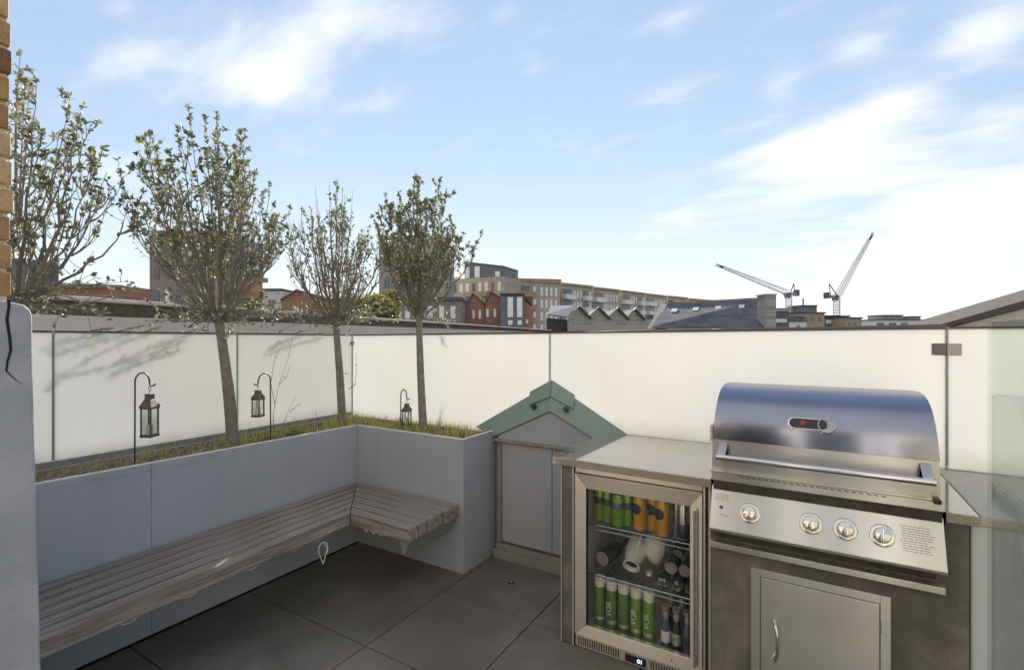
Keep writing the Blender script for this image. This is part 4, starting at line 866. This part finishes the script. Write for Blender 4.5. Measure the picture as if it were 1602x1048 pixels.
# gable of the next house at the right
Y5 = 4.5; gb = thing('neighbour_gable', (1.5, Y5, -12), 'cream gable with dark sloping verge rising at the right edge', 'house')
g0, g1, g2 = atY(1476, Y5), atY(1600, Y5), atY(1900, Y5)
def zz_(px, py, Y): rr = direction(px, py); return EYE + rr.z/rr.y*Y
z0_, z1_ = zz_(1480, 513, Y5), zz_(1600, 481, Y5); sl2 = (z1_-z0_)/(g1-g0)
MB().quadbox([(g0,Y5,-12),(g2,Y5,-12),(g2,Y5+.3,-12),(g0,Y5+.3,-12)], [(g0,Y5,z0_-.01),(g2,Y5,z0_+sl2*(g2-g0)-.01),(g2,Y5+.3,z0_+sl2*(g2-g0)-.01),(g0,Y5+.3,z0_-.01)]).build('wall', simple('cream_wall', (.42,.39,.33), .85, var=.08), gb)
MB().quadbox([(g0-.02,Y5-.05,z0_-.008),(g2,Y5-.05,z0_+sl2*(g2-g0)-.008),(g2,Y5+2.3,z0_+sl2*(g2-g0)-.008),(g0-.02,Y5+2.3,z0_-.008)], [(g0-.02,Y5-.05,z0_+.025),(g2,Y5-.05,z0_+sl2*(g2-g0)+.07),(g2,Y5+2.3,z0_+sl2*(g2-g0)+.07),(g0-.02,Y5+2.3,z0_+.025)]).build('verge', simple('grey_verge', (.075,.072,.07), 1., spec=.05), gb)

ZG = -12
class Bld:
    """A building whose front runs from one plan point to another."""
    def __init__(s, name, label, cat, px0, d0, px1, d1, ytop0, thick, mat, group=None, ytop1=None):
        s.a, s.b = spot(px0, d0), spot(px1, d1); s.px0, s.px1, s.d0, s.d1 = px0, px1, d0, d1
        s.z0 = hgt(ytop0, d0); s.z1 = s.z0 if ytop1 is None else hgt(ytop1, d1)
        s.L = (s.b-s.a).length; s.u = (s.b-s.a)/s.L; s.n = Vector((-s.u.y, s.u.x))
        if s.n.dot(s.a) < 0: s.n = -s.n                     # n points away from the viewer
        s.root = thing(name, (s.a.x, s.a.y, ZG), label, cat, group); s.mat = mat; s.th = thick
    def P(s, t, z, off=0.): q = s.a + s.u*(t*s.L) + s.n*off; return Vector((q.x, q.y, z))
    def slab(s, name, t0, t1, z0, z1, off0, off1, mat, par=None, z1b=None):
        z1b = z1 if z1b is None else z1b
        return MB().quadbox([s.P(t0,z0,off0), s.P(t1,z0,off0), s.P(t1,z0,off1), s.P(t0,z0,off1)], [s.P(t0,z1,off0), s.P(t1,z1b,off0), s.P(t1,z1b,off1), s.P(t0,z1,off1)]).build(name, mat, par or s.root)
    def wall(s, name='wall'): return s.slab(name, 0, 1, ZG, s.z0, 0, s.th, s.mat, z1b=s.z1)
    def win(s, t0, t1, z0, z1, mat='win_pale', off=-.05, name='window', frame=None):
        w = s.slab(name, t0, t1, z0, z1, off, .02, M[mat])
        return w
    def gable(s, name, t0, t1, zbase, zapex, mat, tap=.5, depth=None, par=None, off=0.):
        dd = depth or s.th; A = [s.P(t0, ZG, off), s.P(t1, ZG, off), s.P(t1, zbase, off), s.P(t0+(t1-t0)*tap, zapex, off), s.P(t0, zbase, off)]
        e = s.n*dd; return MB().prism(A, (e.x, e.y, 0)).build(name, mat, par or s.root)
    def roofs(s, t0, t1, zbase, zapex, mat, tap=.5, depth=None, th=.25, over=.3, off=0., sides=(0,1), name='roof'):
        dd = (depth or s.th) + over; ta = t0+(t1-t0)*tap
        for k in sides:
            p, q = (s.P(t0-.01, zbase+.01, off-over), s.P(ta, zapex+.01, off-over)) if k == 0 else (s.P(ta, zapex+.01, off-over), s.P(t1+.01, zbase+.01, off-over))
            e = Vector((s.n.x*dd, s.n.y*dd, 0)); up_ = Vector((0,0,th))
            MB().quadbox([p, q, q+e, p+e], [p+up_, q+up_, q+e+up_, p+e+up_]).build(name, mat, s.root)

# brown tower behind the tallest tree
b = Bld('apartment_tower', 'brown brick tower with dark grey framed top seen through the tallest tree', 'building', 234, 62, 350, 62, 368, 9, M['brick_brown']); b.wall()
b.slab('top_frame', -.01, 1.02, b.z0+.01, b.z0+.5, -.4, 9.3, M['grey_panel']); b.slab('side_frame', 1.001, 1.03, b.z0-4.3, b.z0, 4.0, 9.3, M['grey_panel'])
for i in range(5):
    for j in range(3): b.win(.06+.155*i, .06+.155*i+.075, b.z0-2.6-j*2.9, b.z0-1.0-j*2.9, 'win_dark' if (i+j) % 3 else 'win_pale')
b.slab('corner_window', 1.0301, 1.036, b.z0-3.9, b.z0-1.0, 5.0, 8.0, M['win_pale'])
b.slab('balcony', 1.04, 1.26, b.z0-7.6, b.z0-6.6, 4.0, 9.0, M['brick_tan']); b.slab('balcony', 1.001, 1.12, b.z0-5.0, b.z0-4.4, 4.0, 9.0, M['brick_tan']); b.slab('stair_core', 1.001, 1.035, ZG, b.z0-5.01, 3.5, 9.0, M['brick_tan'])
# low buildings on the far left
b = Bld('flat_roofed_block', 'dark flat roofed block low behind the leftmost tree', 'building', -60, 30, 40, 30, 404, 2.2, M['grey_panel']); b.wall()
for i in range(3): b.win(.35+.2*i, .47+.2*i, b.z0-1.2, b.z0-.5, 'win_dark')
b = Bld('long_low_building', 'long reddish roofed low building just above the pale coping', 'building', 20, 26, 192, 26, 440, 2.2, M['brick_red'], ytop1=447); b.wall(); b.slab('roof_edge', -.01, 1.01, b.z0-.35, b.z0+.02, -.2, -.01, M['brick_brown'], z1b=b.z1+.02)
b = Bld('white_rooftop_block', 'small white rooftop block between the tower and the red brick gable', 'building', 412, 66, 441, 66, 455, 6, M['white_panel']); b.wall(); b.slab('parapet', -.02, 1.02, b.z0+.01, b.z0+.3, -.2, 6, M['zinc']); b.win(.3,.6,b.z0-2.4,b.z0-1.2,'win_dark')
b = Bld('red_brick_house', 'low red brick house with pale door behind the corner tree', 'building', 440, 54, 522, 54, 459, 9, M['brick_red'], ytop1=458)
b.gable('wall', 0, 1, b.z0-.8, b.z0+.3, M['brick_red'], .3); b.roofs(0, 1, b.z0-.8, b.z0+.3, M['brick_brown'], .3, th=.15); b.win(.24,.34,b.z0-3,b.z0-1.5,'win_pale',name='door')
# middle tower behind the fourth tree
b = Bld('grey_tower', 'tall grey brown brick tower behind the dense rear tree', 'building', 593, 88, 694, 88, 372, 16, M['brick_grey'], ytop1=376); b.wall(); b.slab('parapet', -.01, 1.01, b.z0-.2, b.z0+.35, -.25, 16, M['brick_brown'])
for i in range(5):
    for j in range(5): b.win(.08+.185*i, .08+.185*i+.08, b.z0-3.2-j*2.9, b.z0-1.5-j*2.9, 'win_dark' if (i*2+j) % 3 else 'win_pale')
b = Bld('brown_brick_terrace', 'brown brick terrace low between the tower and the dark gabled house', 'building', 628, 60, 722, 60, 470, 8, M['brick_brown']); b.wall(); b.slab('roof', -.01, 1.01, b.z0+.01, b.z0+.4, -.3, 8, M['zinc'])
for i in range(5): b.win(.06+.19*i, .14+.19*i, b.z0-2.2, b.z0-.7, 'win_pale')
# grey penthouse over the brick block
b = Bld('brick_block', 'beige brick block carrying the dark grey penthouse', 'building', 706, 118, 790, 112, 437, 18, M['brick_beige']); b.wall()
for i in range(8):
    for j in range(2): b.win(.05+.118*i, .10+.118*i, b.z0-3.2-j*3.1, b.z0-1.2-j*3.1, 'win_pale' if (i+j) % 3 else 'win_dark')
b.slab('balcony', .30, .72, b.z0-4.4, b.z0-3.3, -1.6, 0, M['brick_tan'])
zt_ = b.z0
p = Bld('penthouse', 'dark grey penthouse box with tall windows on top of the beige block', 'building', 727, 118.5, 787, 114.5, 411, 9, M['grey_panel'], ytop1=418)
p.slab('wall', 0, 1, zt_+.02, p.z0, 0, 9, M['grey_panel'], z1b=p.z1); p.slab('roof_edge', -.01, 1.01, p.z0+.01, p.z0+.3, -.15, 9, M['zinc'], z1b=p.z1+.3) if 0 else MB().quadbox([p.P(-.01,p.z0+.01,-.15), p.P(1.01,p.z1+.01,-.15), p.P(1.01,p.z1+.01,9), p.P(-.01,p.z0+.01,9)], [p.P(-.01,p.z0+.3,-.15), p.P(1.01,p.z1+.3,-.15), p.P(1.01,p.z1+.3,9), p.P(-.01,p.z0+.3,9)]).build('roof_edge', M['zinc'], p.root)
for t0, t1, m_n in ((.02,.13,'balcony'),(.27,.40,'win_pale'),(.41,.49,'win_dark'),(.80,.92,'win_pale'),(.72,.79,'win_dark')): p.win(t0, t1, zt_+.3, p.z0-1.1 if t0 < .5 else p.z1-.9, m_n)
p.root.location.z = p.root.location.z
# long beige terrace of flats, stepping away
secs = [(790,876,436,438,118,126),(878,926,443,448,129,138),(928,969,449.5,454,141,151),(972,1009,454.5,459,155,165),(1011,1042,459.5,463,170,181),(1045,1075,463,466,187,199),(1078,1114,467,470,206,222)]
ordn = ['nearest and widest','second','third','fourth','fifth','sixth','farthest']
for k, (x0, x1, y0, y1, d0, d1) in enumerate(secs):
    b = Bld('apartment_block', ordn[k]+' of the beige brick flats stepping away to the right', 'building', x0, d0, x1, d1, y0, 16, M['brick_beige'], 'row of beige brick flats', ytop1=y1)
    b.wall(); b.slab('cornice', -.01, 1.01, b.z0-.35, b.z0+.15, -.4, -.01, M['brick_tan'], z1b=b.z1+.15)
    L = b.L; zt_ = min(b.z0, b.z1)
    for j in range(4 if k == 0 else 3):
        zf = zt_ - 3.9 - j*3.1
        if k == 0: ts = [.42,.50,.63,.72,.81,.90]; bal = [(.12,.50)]
        elif k % 2: ts = [.40,.50,.60,.92]; bal = [(.02,.34),(.68,.88)]
        else: ts = [.42,.52,.64,.76,.88]; bal = [(.0,.34)]
        for t in ts: b.win(t, t+.045, zf+.3, zf+2.4, 'win_pale')
        for t0, t1 in bal:
            b.win(t0+.02, t1-.02, zf+.2, zf+2.5, 'win_dark'); b.slab('balcony', t0, t1, zf-.25, zf+1.05, -1.5, -.06, M['balcony'] if k else M['brick_tan'])
# gabled red and dark houses
b = Bld('dark_gabled_house', 'small black clad gabled house left of the red brick gables', 'building', 708, 66, 729, 66, 466, 9, M['dark_edge']); b.gable('wall', 0, 1, hgt(479,66), hgt(467,66), M['dark_edge'], .45); b.roofs(0, 1, hgt(479,66), hgt(467,66), M['zinc'], .45, th=.12)
b.win(.35,.5, hgt(492,66), hgt(486,66), 'win_pale')
b = Bld('red_gabled_house', 'red brick house with pointed gable, left of its twin', 'building', 730, 66.5, 760, 66.5, 459, 9, M['brick_red'], 'twin red brick gabled houses'); b.gable('wall', 0, 1, hgt(477,66.5), hgt(460,66.5), M['brick_red'], .32); b.roofs(0, 1, hgt(477,66.5), hgt(460,66.5), M['zinc'], .32, th=.14)
for t in (.30,.62): b.win(t, t+.13, hgt(498,66.5), hgt(485,66.5), 'win_pale')
b = Bld('red_gabled_house', 'red brick house with pointed gable, touching the black glazed box', 'building', 760, 66, 796, 66, 457, 9, M['brick_red'], 'twin red brick gabled houses'); b.gable('wall', 0, 1, hgt(474,66), hgt(457.5,66), M['brick_red'], .22); b.roofs(0, 1, hgt(474,66), hgt(457.5,66), M['zinc'], .22, th=.14)
for t in (.02,.34): b.win(t, t+.11, hgt(496,66), hgt(483,66), 'win_pale')
b = Bld('black_glazed_box', 'black box house with two tall bright windows between red brick walls', 'building', 783, 64.5, 820, 64.5, 462, 8, M['grey_panel']); b.wall(); b.slab('roof', -.03, 1.03, b.z0+.01, b.z0+.25, -.2, 8, M['dark_edge'])
for t0, t1 in ((.30,.53),(.70,.92)): b.win(t0, t1, hgt(496,64.5), hgt(465,64.5), 'win_pale'); b.win(t0+.02, t1-.02, hgt(508,64.5), hgt(501,64.5), 'win_pale')
b = Bld('red_brick_lean_to', 'narrow red brick wall end sloping down right of the black box', 'building', 820, 65.5, 832, 65.5, 468, 8, M['brick_red'], ytop1=480); b.wall(); b.slab('verge', -.02, 1.05, b.z0+.01, b.z0+.2, -.2, 8, M['zinc'], z1b=b.z1+.2); b.win(.2,.5,hgt(506,65.5),hgt(500,65.5),'win_pale')
# saw-tooth building
d = 46.; b = Bld('sawtooth_building', 'grey building with four saw tooth roof peaks in front of the flats', 'building', 889, d, 1022, d, 502, 9, M['brick_grey'])
pxs = [(889,922,905),(922,952,935.5),(952,981,965),(981,1006,992)]
MB().prism([b.P(0,ZG), b.P(1,ZG), b.P(1,hgt(500,d)), b.P(0,hgt(500,d))], (b.n.x*9, b.n.y*9, 0)).build('wall', M['brick_grey'], b.root)
for k, (x0, x1, xa2) in enumerate(pxs):
    f_ = lambda x: (x-889)/(1022-889); yb, yt = 499+k*.7, 481.5+k*1.2
    A = [b.P(f_(x0),hgt(500.5,d),-.02), b.P(f_(x1),hgt(500.5,d),-.02), b.P(f_(x1),hgt(yb,d),-.02), b.P(f_(xa2-1),hgt(yt,d),-.02), b.P(f_(x0),hgt(yb-4,d),-.02)]
    MB().prism(A, (b.n.x*.3, b.n.y*.3, 0)).build('gable', M['brick_grey'], b.root)
    rp = lambda x, y, o: b.P(f_(x), hgt(y, d), o)
    MB().quadbox([rp(xa2-1.5,yt-.5,-.35), rp(x1+.8,yb+.5,-.35), rp(x1+.8,yb+.5,.0), rp(xa2-1.5,yt-.5,.0)], [rp(xa2+1,yt-3,-.35), rp(x1+3,yb-1.5,-.35), rp(x1+3,yb-1.5,.0), rp(xa2+1,yt-3,.0)]).build('verge', M['dark_edge'], b.root)
    MB().quadbox([rp(xa2,yt,.0), rp(x1,yb,.0), rp(x1+12,yb-2,9), rp(xa2+12,yt-2,9)], [rp(xa2,yt-1.8,.0), rp(x1+1,yb-1.5,.0), rp(x1+13,yb-3.5,9), rp(xa2+12,yt-3.8,9)]).build('roof', M['zinc'], b.root)
    MB().quadbox([rp(x0,yb-4,.0), rp(xa2,yt,.0), rp(xa2+12,yt-2,9), rp(x0+12,yb-6,9)], [rp(x0,yb-5.2,.0), rp(xa2,yt-1.6,.0), rp(xa2+12,yt-3.6,9), rp(x0+12,yb-7.5,9)]).build('roof', M['zinc'], b.root)
b = Bld('zinc_roofed_wing', 'wide grey zinc roof slope left of the saw tooth peaks', 'building', 855, 47, 906, 46.8, 497, 1, M['brick_grey'])
MB().quadbox([b.P(0,ZG,.3), b.P(.62,ZG,.3), b.P(.62,ZG,7), b.P(0,ZG,7)], [b.P(0,hgt(497,47),.3), b.P(.62,hgt(500,47),.3), b.P(.62,hgt(500,47),7), b.P(0,hgt(497,47),7)]).build('wall', M['dark_edge'], b.root)
MB().quadbox([b.P(.03,hgt(493,47),-.1), b.P(.65,hgt(497.5,47),-.1), b.P(1.0,hgt(479,52),5), b.P(.14,hgt(480,52),5)], [b.P(.03,hgt(491.5,47),-.1), b.P(.65,hgt(496,47),-.1), b.P(1.0,hgt(477.5,52),5), b.P(.14,hgt(478.5,52),5)]).build('roof', M['zinc'], b.root)
# long slate roof with skylights
d = 30.; b = Bld('slate_roofed_house', 'long slate roof with four white skylights, between sloping parapet and tall chimney', 'house', 1020, d, 1196, d, 512, 7, M['brick_grey']); b.slab('wall', 0, 1, ZG, hgt(516,d), .3, 9, M['brick_grey'])
lo0, lo1, hi0, hi1 = b.P(0,hgt(514,d)), b.P(1,hgt(514,d)), Vector((*spot(1041,d+4), hgt(479,d+4))), Vector((*spot(1193,d+4), hgt(471,d+4)))
rf = MB().quadbox([lo0, lo1, hi1, hi0], [p+Vector((0,0,.12)) for p in (lo0, lo1, hi1, hi0)]).build('slate_roof', M['slate'], b.root)
for k, (u, v) in enumerate(((.10,.60),(.31,.62),(.53,.64),(.76,.66),(.95,.30))[:4]):
    def q(a_, c_): return (lo0.lerp(lo1, a_)).lerp(hi0.lerp(hi1, a_), c_) + Vector((0,0,.12))
    A = [q(u,v), q(u+.055,v), q(u+.055,v+.12), q(u,v+.12)]; MB().quadbox(A, [p+Vector((0,-.0,.07)) for p in A]).build('skylight', M['white_panel'], rf)
MB().quadbox([hi0+Vector((0,0,.121)), hi1+Vector((0,0,.121)), hi1+Vector((0,.3,.121)), hi0+Vector((0,.3,.121))], [hi0+Vector((0,0,.25)), hi1+Vector((0,0,.25)), hi1+Vector((0,.3,.25)), hi0+Vector((0,.3,.25))]).build('ridge', M['brick_brown'], b.root)
sp0, sp1 = b.P(-.045,hgt(514,d),-.1), Vector((*spot(1034,d+4), hgt(475,d+4))); w_ = Vector((b.u.x*1.0, b.u.y*1.0, 0))*.45
MB().quadbox([Vector((sp0.x,sp0.y,ZG)), Vector((sp0.x,sp0.y,ZG))+w_, Vector((sp1.x,sp1.y,ZG))+w_, Vector((sp1.x,sp1.y,ZG))], [sp0, sp0+w_, sp1+w_, sp1]).build('parapet', M['brick_grey'], b.root)
b.slab('chimney_stack', 1.0, 1.088, ZG, hgt(461.5,d), -.2, .9, M['brick_grey']); b.slab('stack_cap', .99, 1.098, hgt(461.5,d)+.001, hgt(460,d), -.25, .95, M['coping_pale'])
b2_ = Bld('slate_roofed_house', 'narrow slice of slate roof right of the tall chimney', 'house', 1213, 33, 1234, 33, 487, 6, M['slate']); b2_.wall(); b2_.slab('ridge', -.01, 1.01, b2_.z0+.01, b2_.z0+.15, -.1, 6, M['brick_grey']); b2_.slab('roof_band', 0, .8, b2_.z0-.75, b2_.z0-.5, -.1, -.01, M['white_panel'])
# far town at the right
far = [('pale_block','pale concrete block behind the left crane mast',1212,190,1232,190,484,'white_panel',[(.2,.4),(.6,.8)]),('tan_block','tan brick block with flat roof between the two cranes',1256,170,1290,172,490,'brick_tan',[(.1,.22),(.35,.5),(.7,.85)]),
       ('roof_plant_block','grey rooftop plant block on stilts behind the tan block',1252,210,1278,210,479,'grey_panel',[(.2,.5)]),('grey_hall','long grey roofed hall right of the tan block',1288,180,1328,184,495,'zinc',[(.1,.9)]),
       ('tan_block','small tan block at the right foot of the right crane',1322,176,1348,178,498,'brick_tan',[(.2,.35),(.5,.7)]),('dark_block','dark block at the foot of the left crane',1232,165,1258,165,497,'grey_panel',[(.3,.5)]),
       ('pale_terrace','pale grey terrace with rooftop huts at the far right',1368,240,1444,240,501,'white_panel',[(.05,.2),(.3,.45),(.55,.7),(.8,.95)]),('rooftop_hut','low rooftop storey set back on the pale terrace',1380,246,1412,246,494,'brick_grey',[(.1,.3),(.45,.6),(.75,.9)]),
       ('rooftop_hut','smaller rooftop storey at the right end of the pale terrace',1424,244,1440,244,496,'brick_grey',[(.2,.7)]),('white_shed','white sided shed low between the cranes',1236,150,1262,150,503,'white_panel',[(.4,.6)])]
for nme, lab, x0, d0, x1, d1, yt, mt, ws in far:
    b = Bld(nme, lab, 'building', x0, d0, x1, d1, yt, 10, M[mt]); b.wall(); b.slab('roof_edge', -.02, 1.02, b.z0+.01, b.z0+.45, -.5, 10, M['zinc'] if mt != 'zinc' else M['dark_edge'])
    for a_, c_ in ws: b.win(a_, c_, b.z0-2.6, b.z0-1.2, 'win_dark' if mt != 'zinc' else 'balcony')
# tree beyond the parapet
def far_tree(px_, py_top, d, rad, label):
    c = spot(px_, d); zt = hgt(py_top, d); t = thing('bushy_tree', (c.x, c.y, ZG), label, 'tree'); b = MB(); rn = random.Random(77)
    MB().tube([(c.x,c.y,ZG),(c.x+.1,c.y,zt-rad*1.4)], [.35,.2], 8).build('trunk', M['bark'], t); cz = zt - rad*.9
    lobes = [(Vector((rn.gauss(0,.45), rn.gauss(0,.45), rn.gauss(0,.3))), rn.uniform(.35,.6)) for _ in range(12)]
    for i in range(9000):
        l, r = lobes[i % 12]; o = Vector((rn.gauss(0,1), rn.gauss(0,1), rn.gauss(0,1))).normalized()*r*rn.random()**.33
        p = Vector((c.x, c.y, cz)) + Vector(((l.x+o.x)*rad*1.15, (l.y+o.y)*rad*1.15, (l.z+o.z)*rad*.9)); s = rn.uniform(.07,.15)
        u = Vector((rn.gauss(0,1), rn.gauss(0,1), rn.gauss(0,1))).normalized()*s; w = u.orthogonal()*.6
        b.poly([p-u, p+w, p+u, p-w])
    b.build('crown', M['leaf_far'], t)
far_tree(583, 446, 38, 2.0, 'yellow green bushy tree behind the neighbour parapet, left of the grey tower')
# tower cranes
def lattice(b, a, e, w0, w1, n, r=.09):
    a, e = Vector(a), Vector(e); d = (e-a).normalized(); s = d.cross(Vector((0,0,1)))
    s = s.normalized() if s.length > .1 else Vector((1,0,0)); u = s.cross(d).normalized(); P = []
    for i in range(n+1):
        t = i/n; w = (w0+(w1-w0)*t)/2; c = a.lerp(e, t); P.append([c+s*w+u*w, c-s*w+u*w, c-s*w-u*w, c+s*w-u*w])
    for k in range(4):
        b.tube([p[k] for p in P], r, 4)
        for i in range(n): b.tube([P[i][k], P[i+1][(k+1)%4]], r*.6, 3); b.tube([P[i][k], P[i][(k+1)%4]], r*.5, 3)
def crane(px_, d, ybase, ycab, tip, aframe, back, label):
    c = spot(px_, d); zc = hgt(ycab, d); t = thing('tower_crane', (c.x, c.y, ZG), label, 'crane', 'tower cranes on the skyline')
    vr = Vector((C_, S_, 0)); P = lambda px2, py2, o=0.: Vector((*spot(px2, d), hgt(py2, d)))
    b = MB(); lattice(b, (c.x,c.y,ZG), (c.x,c.y,zc), 2.3, 2.3, 26, .17); b.build('mast', M['crane'], t)
    b = MB(); lattice(b, P(px_+(2 if tip[0] > px_ else -2), ycab-2), P(*tip), 2.0, .7, 22, .11); j = b.build('jib', M['crane'], t)
    b = MB(); e = P(*tip); s0 = P(px_, ycab-2).lerp(e, .90); s1 = P(px_, ycab-2).lerp(e, .955); b.tube([s0, s1], .55, 6); b.build('jib_tip_sheave', M['crane_dark'], j)
    b = MB(); A = P(*aframe); b.tube([P(px_+2, ycab), A], .22, 5); b.tube([P(px_+back*.6, ycab), A], .16, 5); b.build('a_frame', M['crane_dark'], t)
    b = MB(); b.tube([A, P(px_, ycab-2).lerp(e, .62)], .05, 3); b.build('luffing_rope', M['crane'], t)
    q0, q1 = P(px_-back*.25, ycab+2), P(px_+back, ycab+2); b = MB(); b.prism([q0, q1, q1+Vector((0,0,1.2)), q0+Vector((0,0,1.2))], (S_*-2.2, C_*2.2, 0)); b.build('machinery_deck', M['crane'], t)
    q0, q1 = P(px_+back*.72, ycab+2.6), P(px_+back, ycab+2.6); b = MB(); b.prism([q0, q1, q1+Vector((0,0,2.6)), q0+Vector((0,0,2.6))], (S_*-2.6, C_*2.6, 0)); b.build('counterweight', M['crane_dark'], t)
    q0, q1 = P(px_-3, ycab+6), P(px_+3, ycab+6); b = MB(); b.prism([q0, q1, q1+Vector((0,0,2.2)), q0+Vector((0,0,2.2))], (S_*-2, C_*2, 0)); b.build('cab', M['crane_dark'], t)
crane(1234, 215, 500, 460, (1120,414), (1242,444), 17, 'tower crane with its jib reaching low to the left')
crane(1309, 215, 500, 464, (1366,364), (1297,444), -15, 'tower crane with its jib raised steeply to the right')
p = spot(1256.5, 212); q = thing('mast_pole', (p.x, p.y, hgt(480,212)), 'thin dark pole on the grey rooftop plant block', 'pole'); MB().tube([(p.x,p.y,hgt(481,212)),(p.x,p.y,hgt(467,212))], .3, 6).build('pole_shaft', M['crane_dark'], q)
MB().tube([(p.x,p.y,hgt(481,212)),(p.x,p.y,hgt(478,212))], .6, 6).build('pole_base', M['crane_dark'], q)
# unseen branches added just behind the left screens, shaped to shadow the frosted glass
cl_ = thing('shadow_branches', (-3.52, 1.3, 1.0), 'loose branches added behind the left frosted screens to throw slanting soft shadows', 'plant')
b, l3 = MB(), MB()
def through(px_, py_, off):
    rr = direction(px_, py_); t = -3.4/rr.x; q = rr*t
    return Vector((-3.4-off, q.y + off*math.cos(SUN_AZ)/abs(math.sin(SUN_AZ)), q.z+EYE + off*math.tan(SUN_EL)/abs(math.sin(SUN_AZ))))
for k, ps in enumerate((((296,524),(235,545),(178,570)), ((287,533),(200,566),(96,590)), ((236,522),(150,556),(66,612)), ((205,522),(140,538),(84,556)), ((280,548),(220,568),(168,590)), ((160,524),(110,532),(70,548)), ((502,529),(455,541),(411,557)), ((470,526),(440,536),(420,546)))):
    off = .035 + .006*(k % 4); P = [through(x, y, off) for x, y in ps]; q = bez(P[0], P[1]*2-(P[0]+P[2])/2, P[2], 12)
    b.tube(q, [.0042*(1-i/16) for i in range(13)], 5)
    for i in range(1, 13):
        for w in range(8): leaf(l3, q[i-1].lerp(q[i], gr_.random()) + Vector((0, gr_.gauss(0,.012), gr_.gauss(0,.008))), (q[i]-q[i-1]).normalized()*1.3+Vector((0, gr_.gauss(0,.6), gr_.gauss(0,.5))), gr_.uniform(.015,.03), gr_.uniform(.003,.006))
b.tube([(-3.75,.45,-1.0),(-3.70,.50,.9),(-3.58,.62,1.30),(-3.50,.80,1.46)], [.02,.015,.008,.004], 6)
b.build('stems', M['bark'], cl_, smooth=True); l3.build('leaves', M['leaf'], cl_)
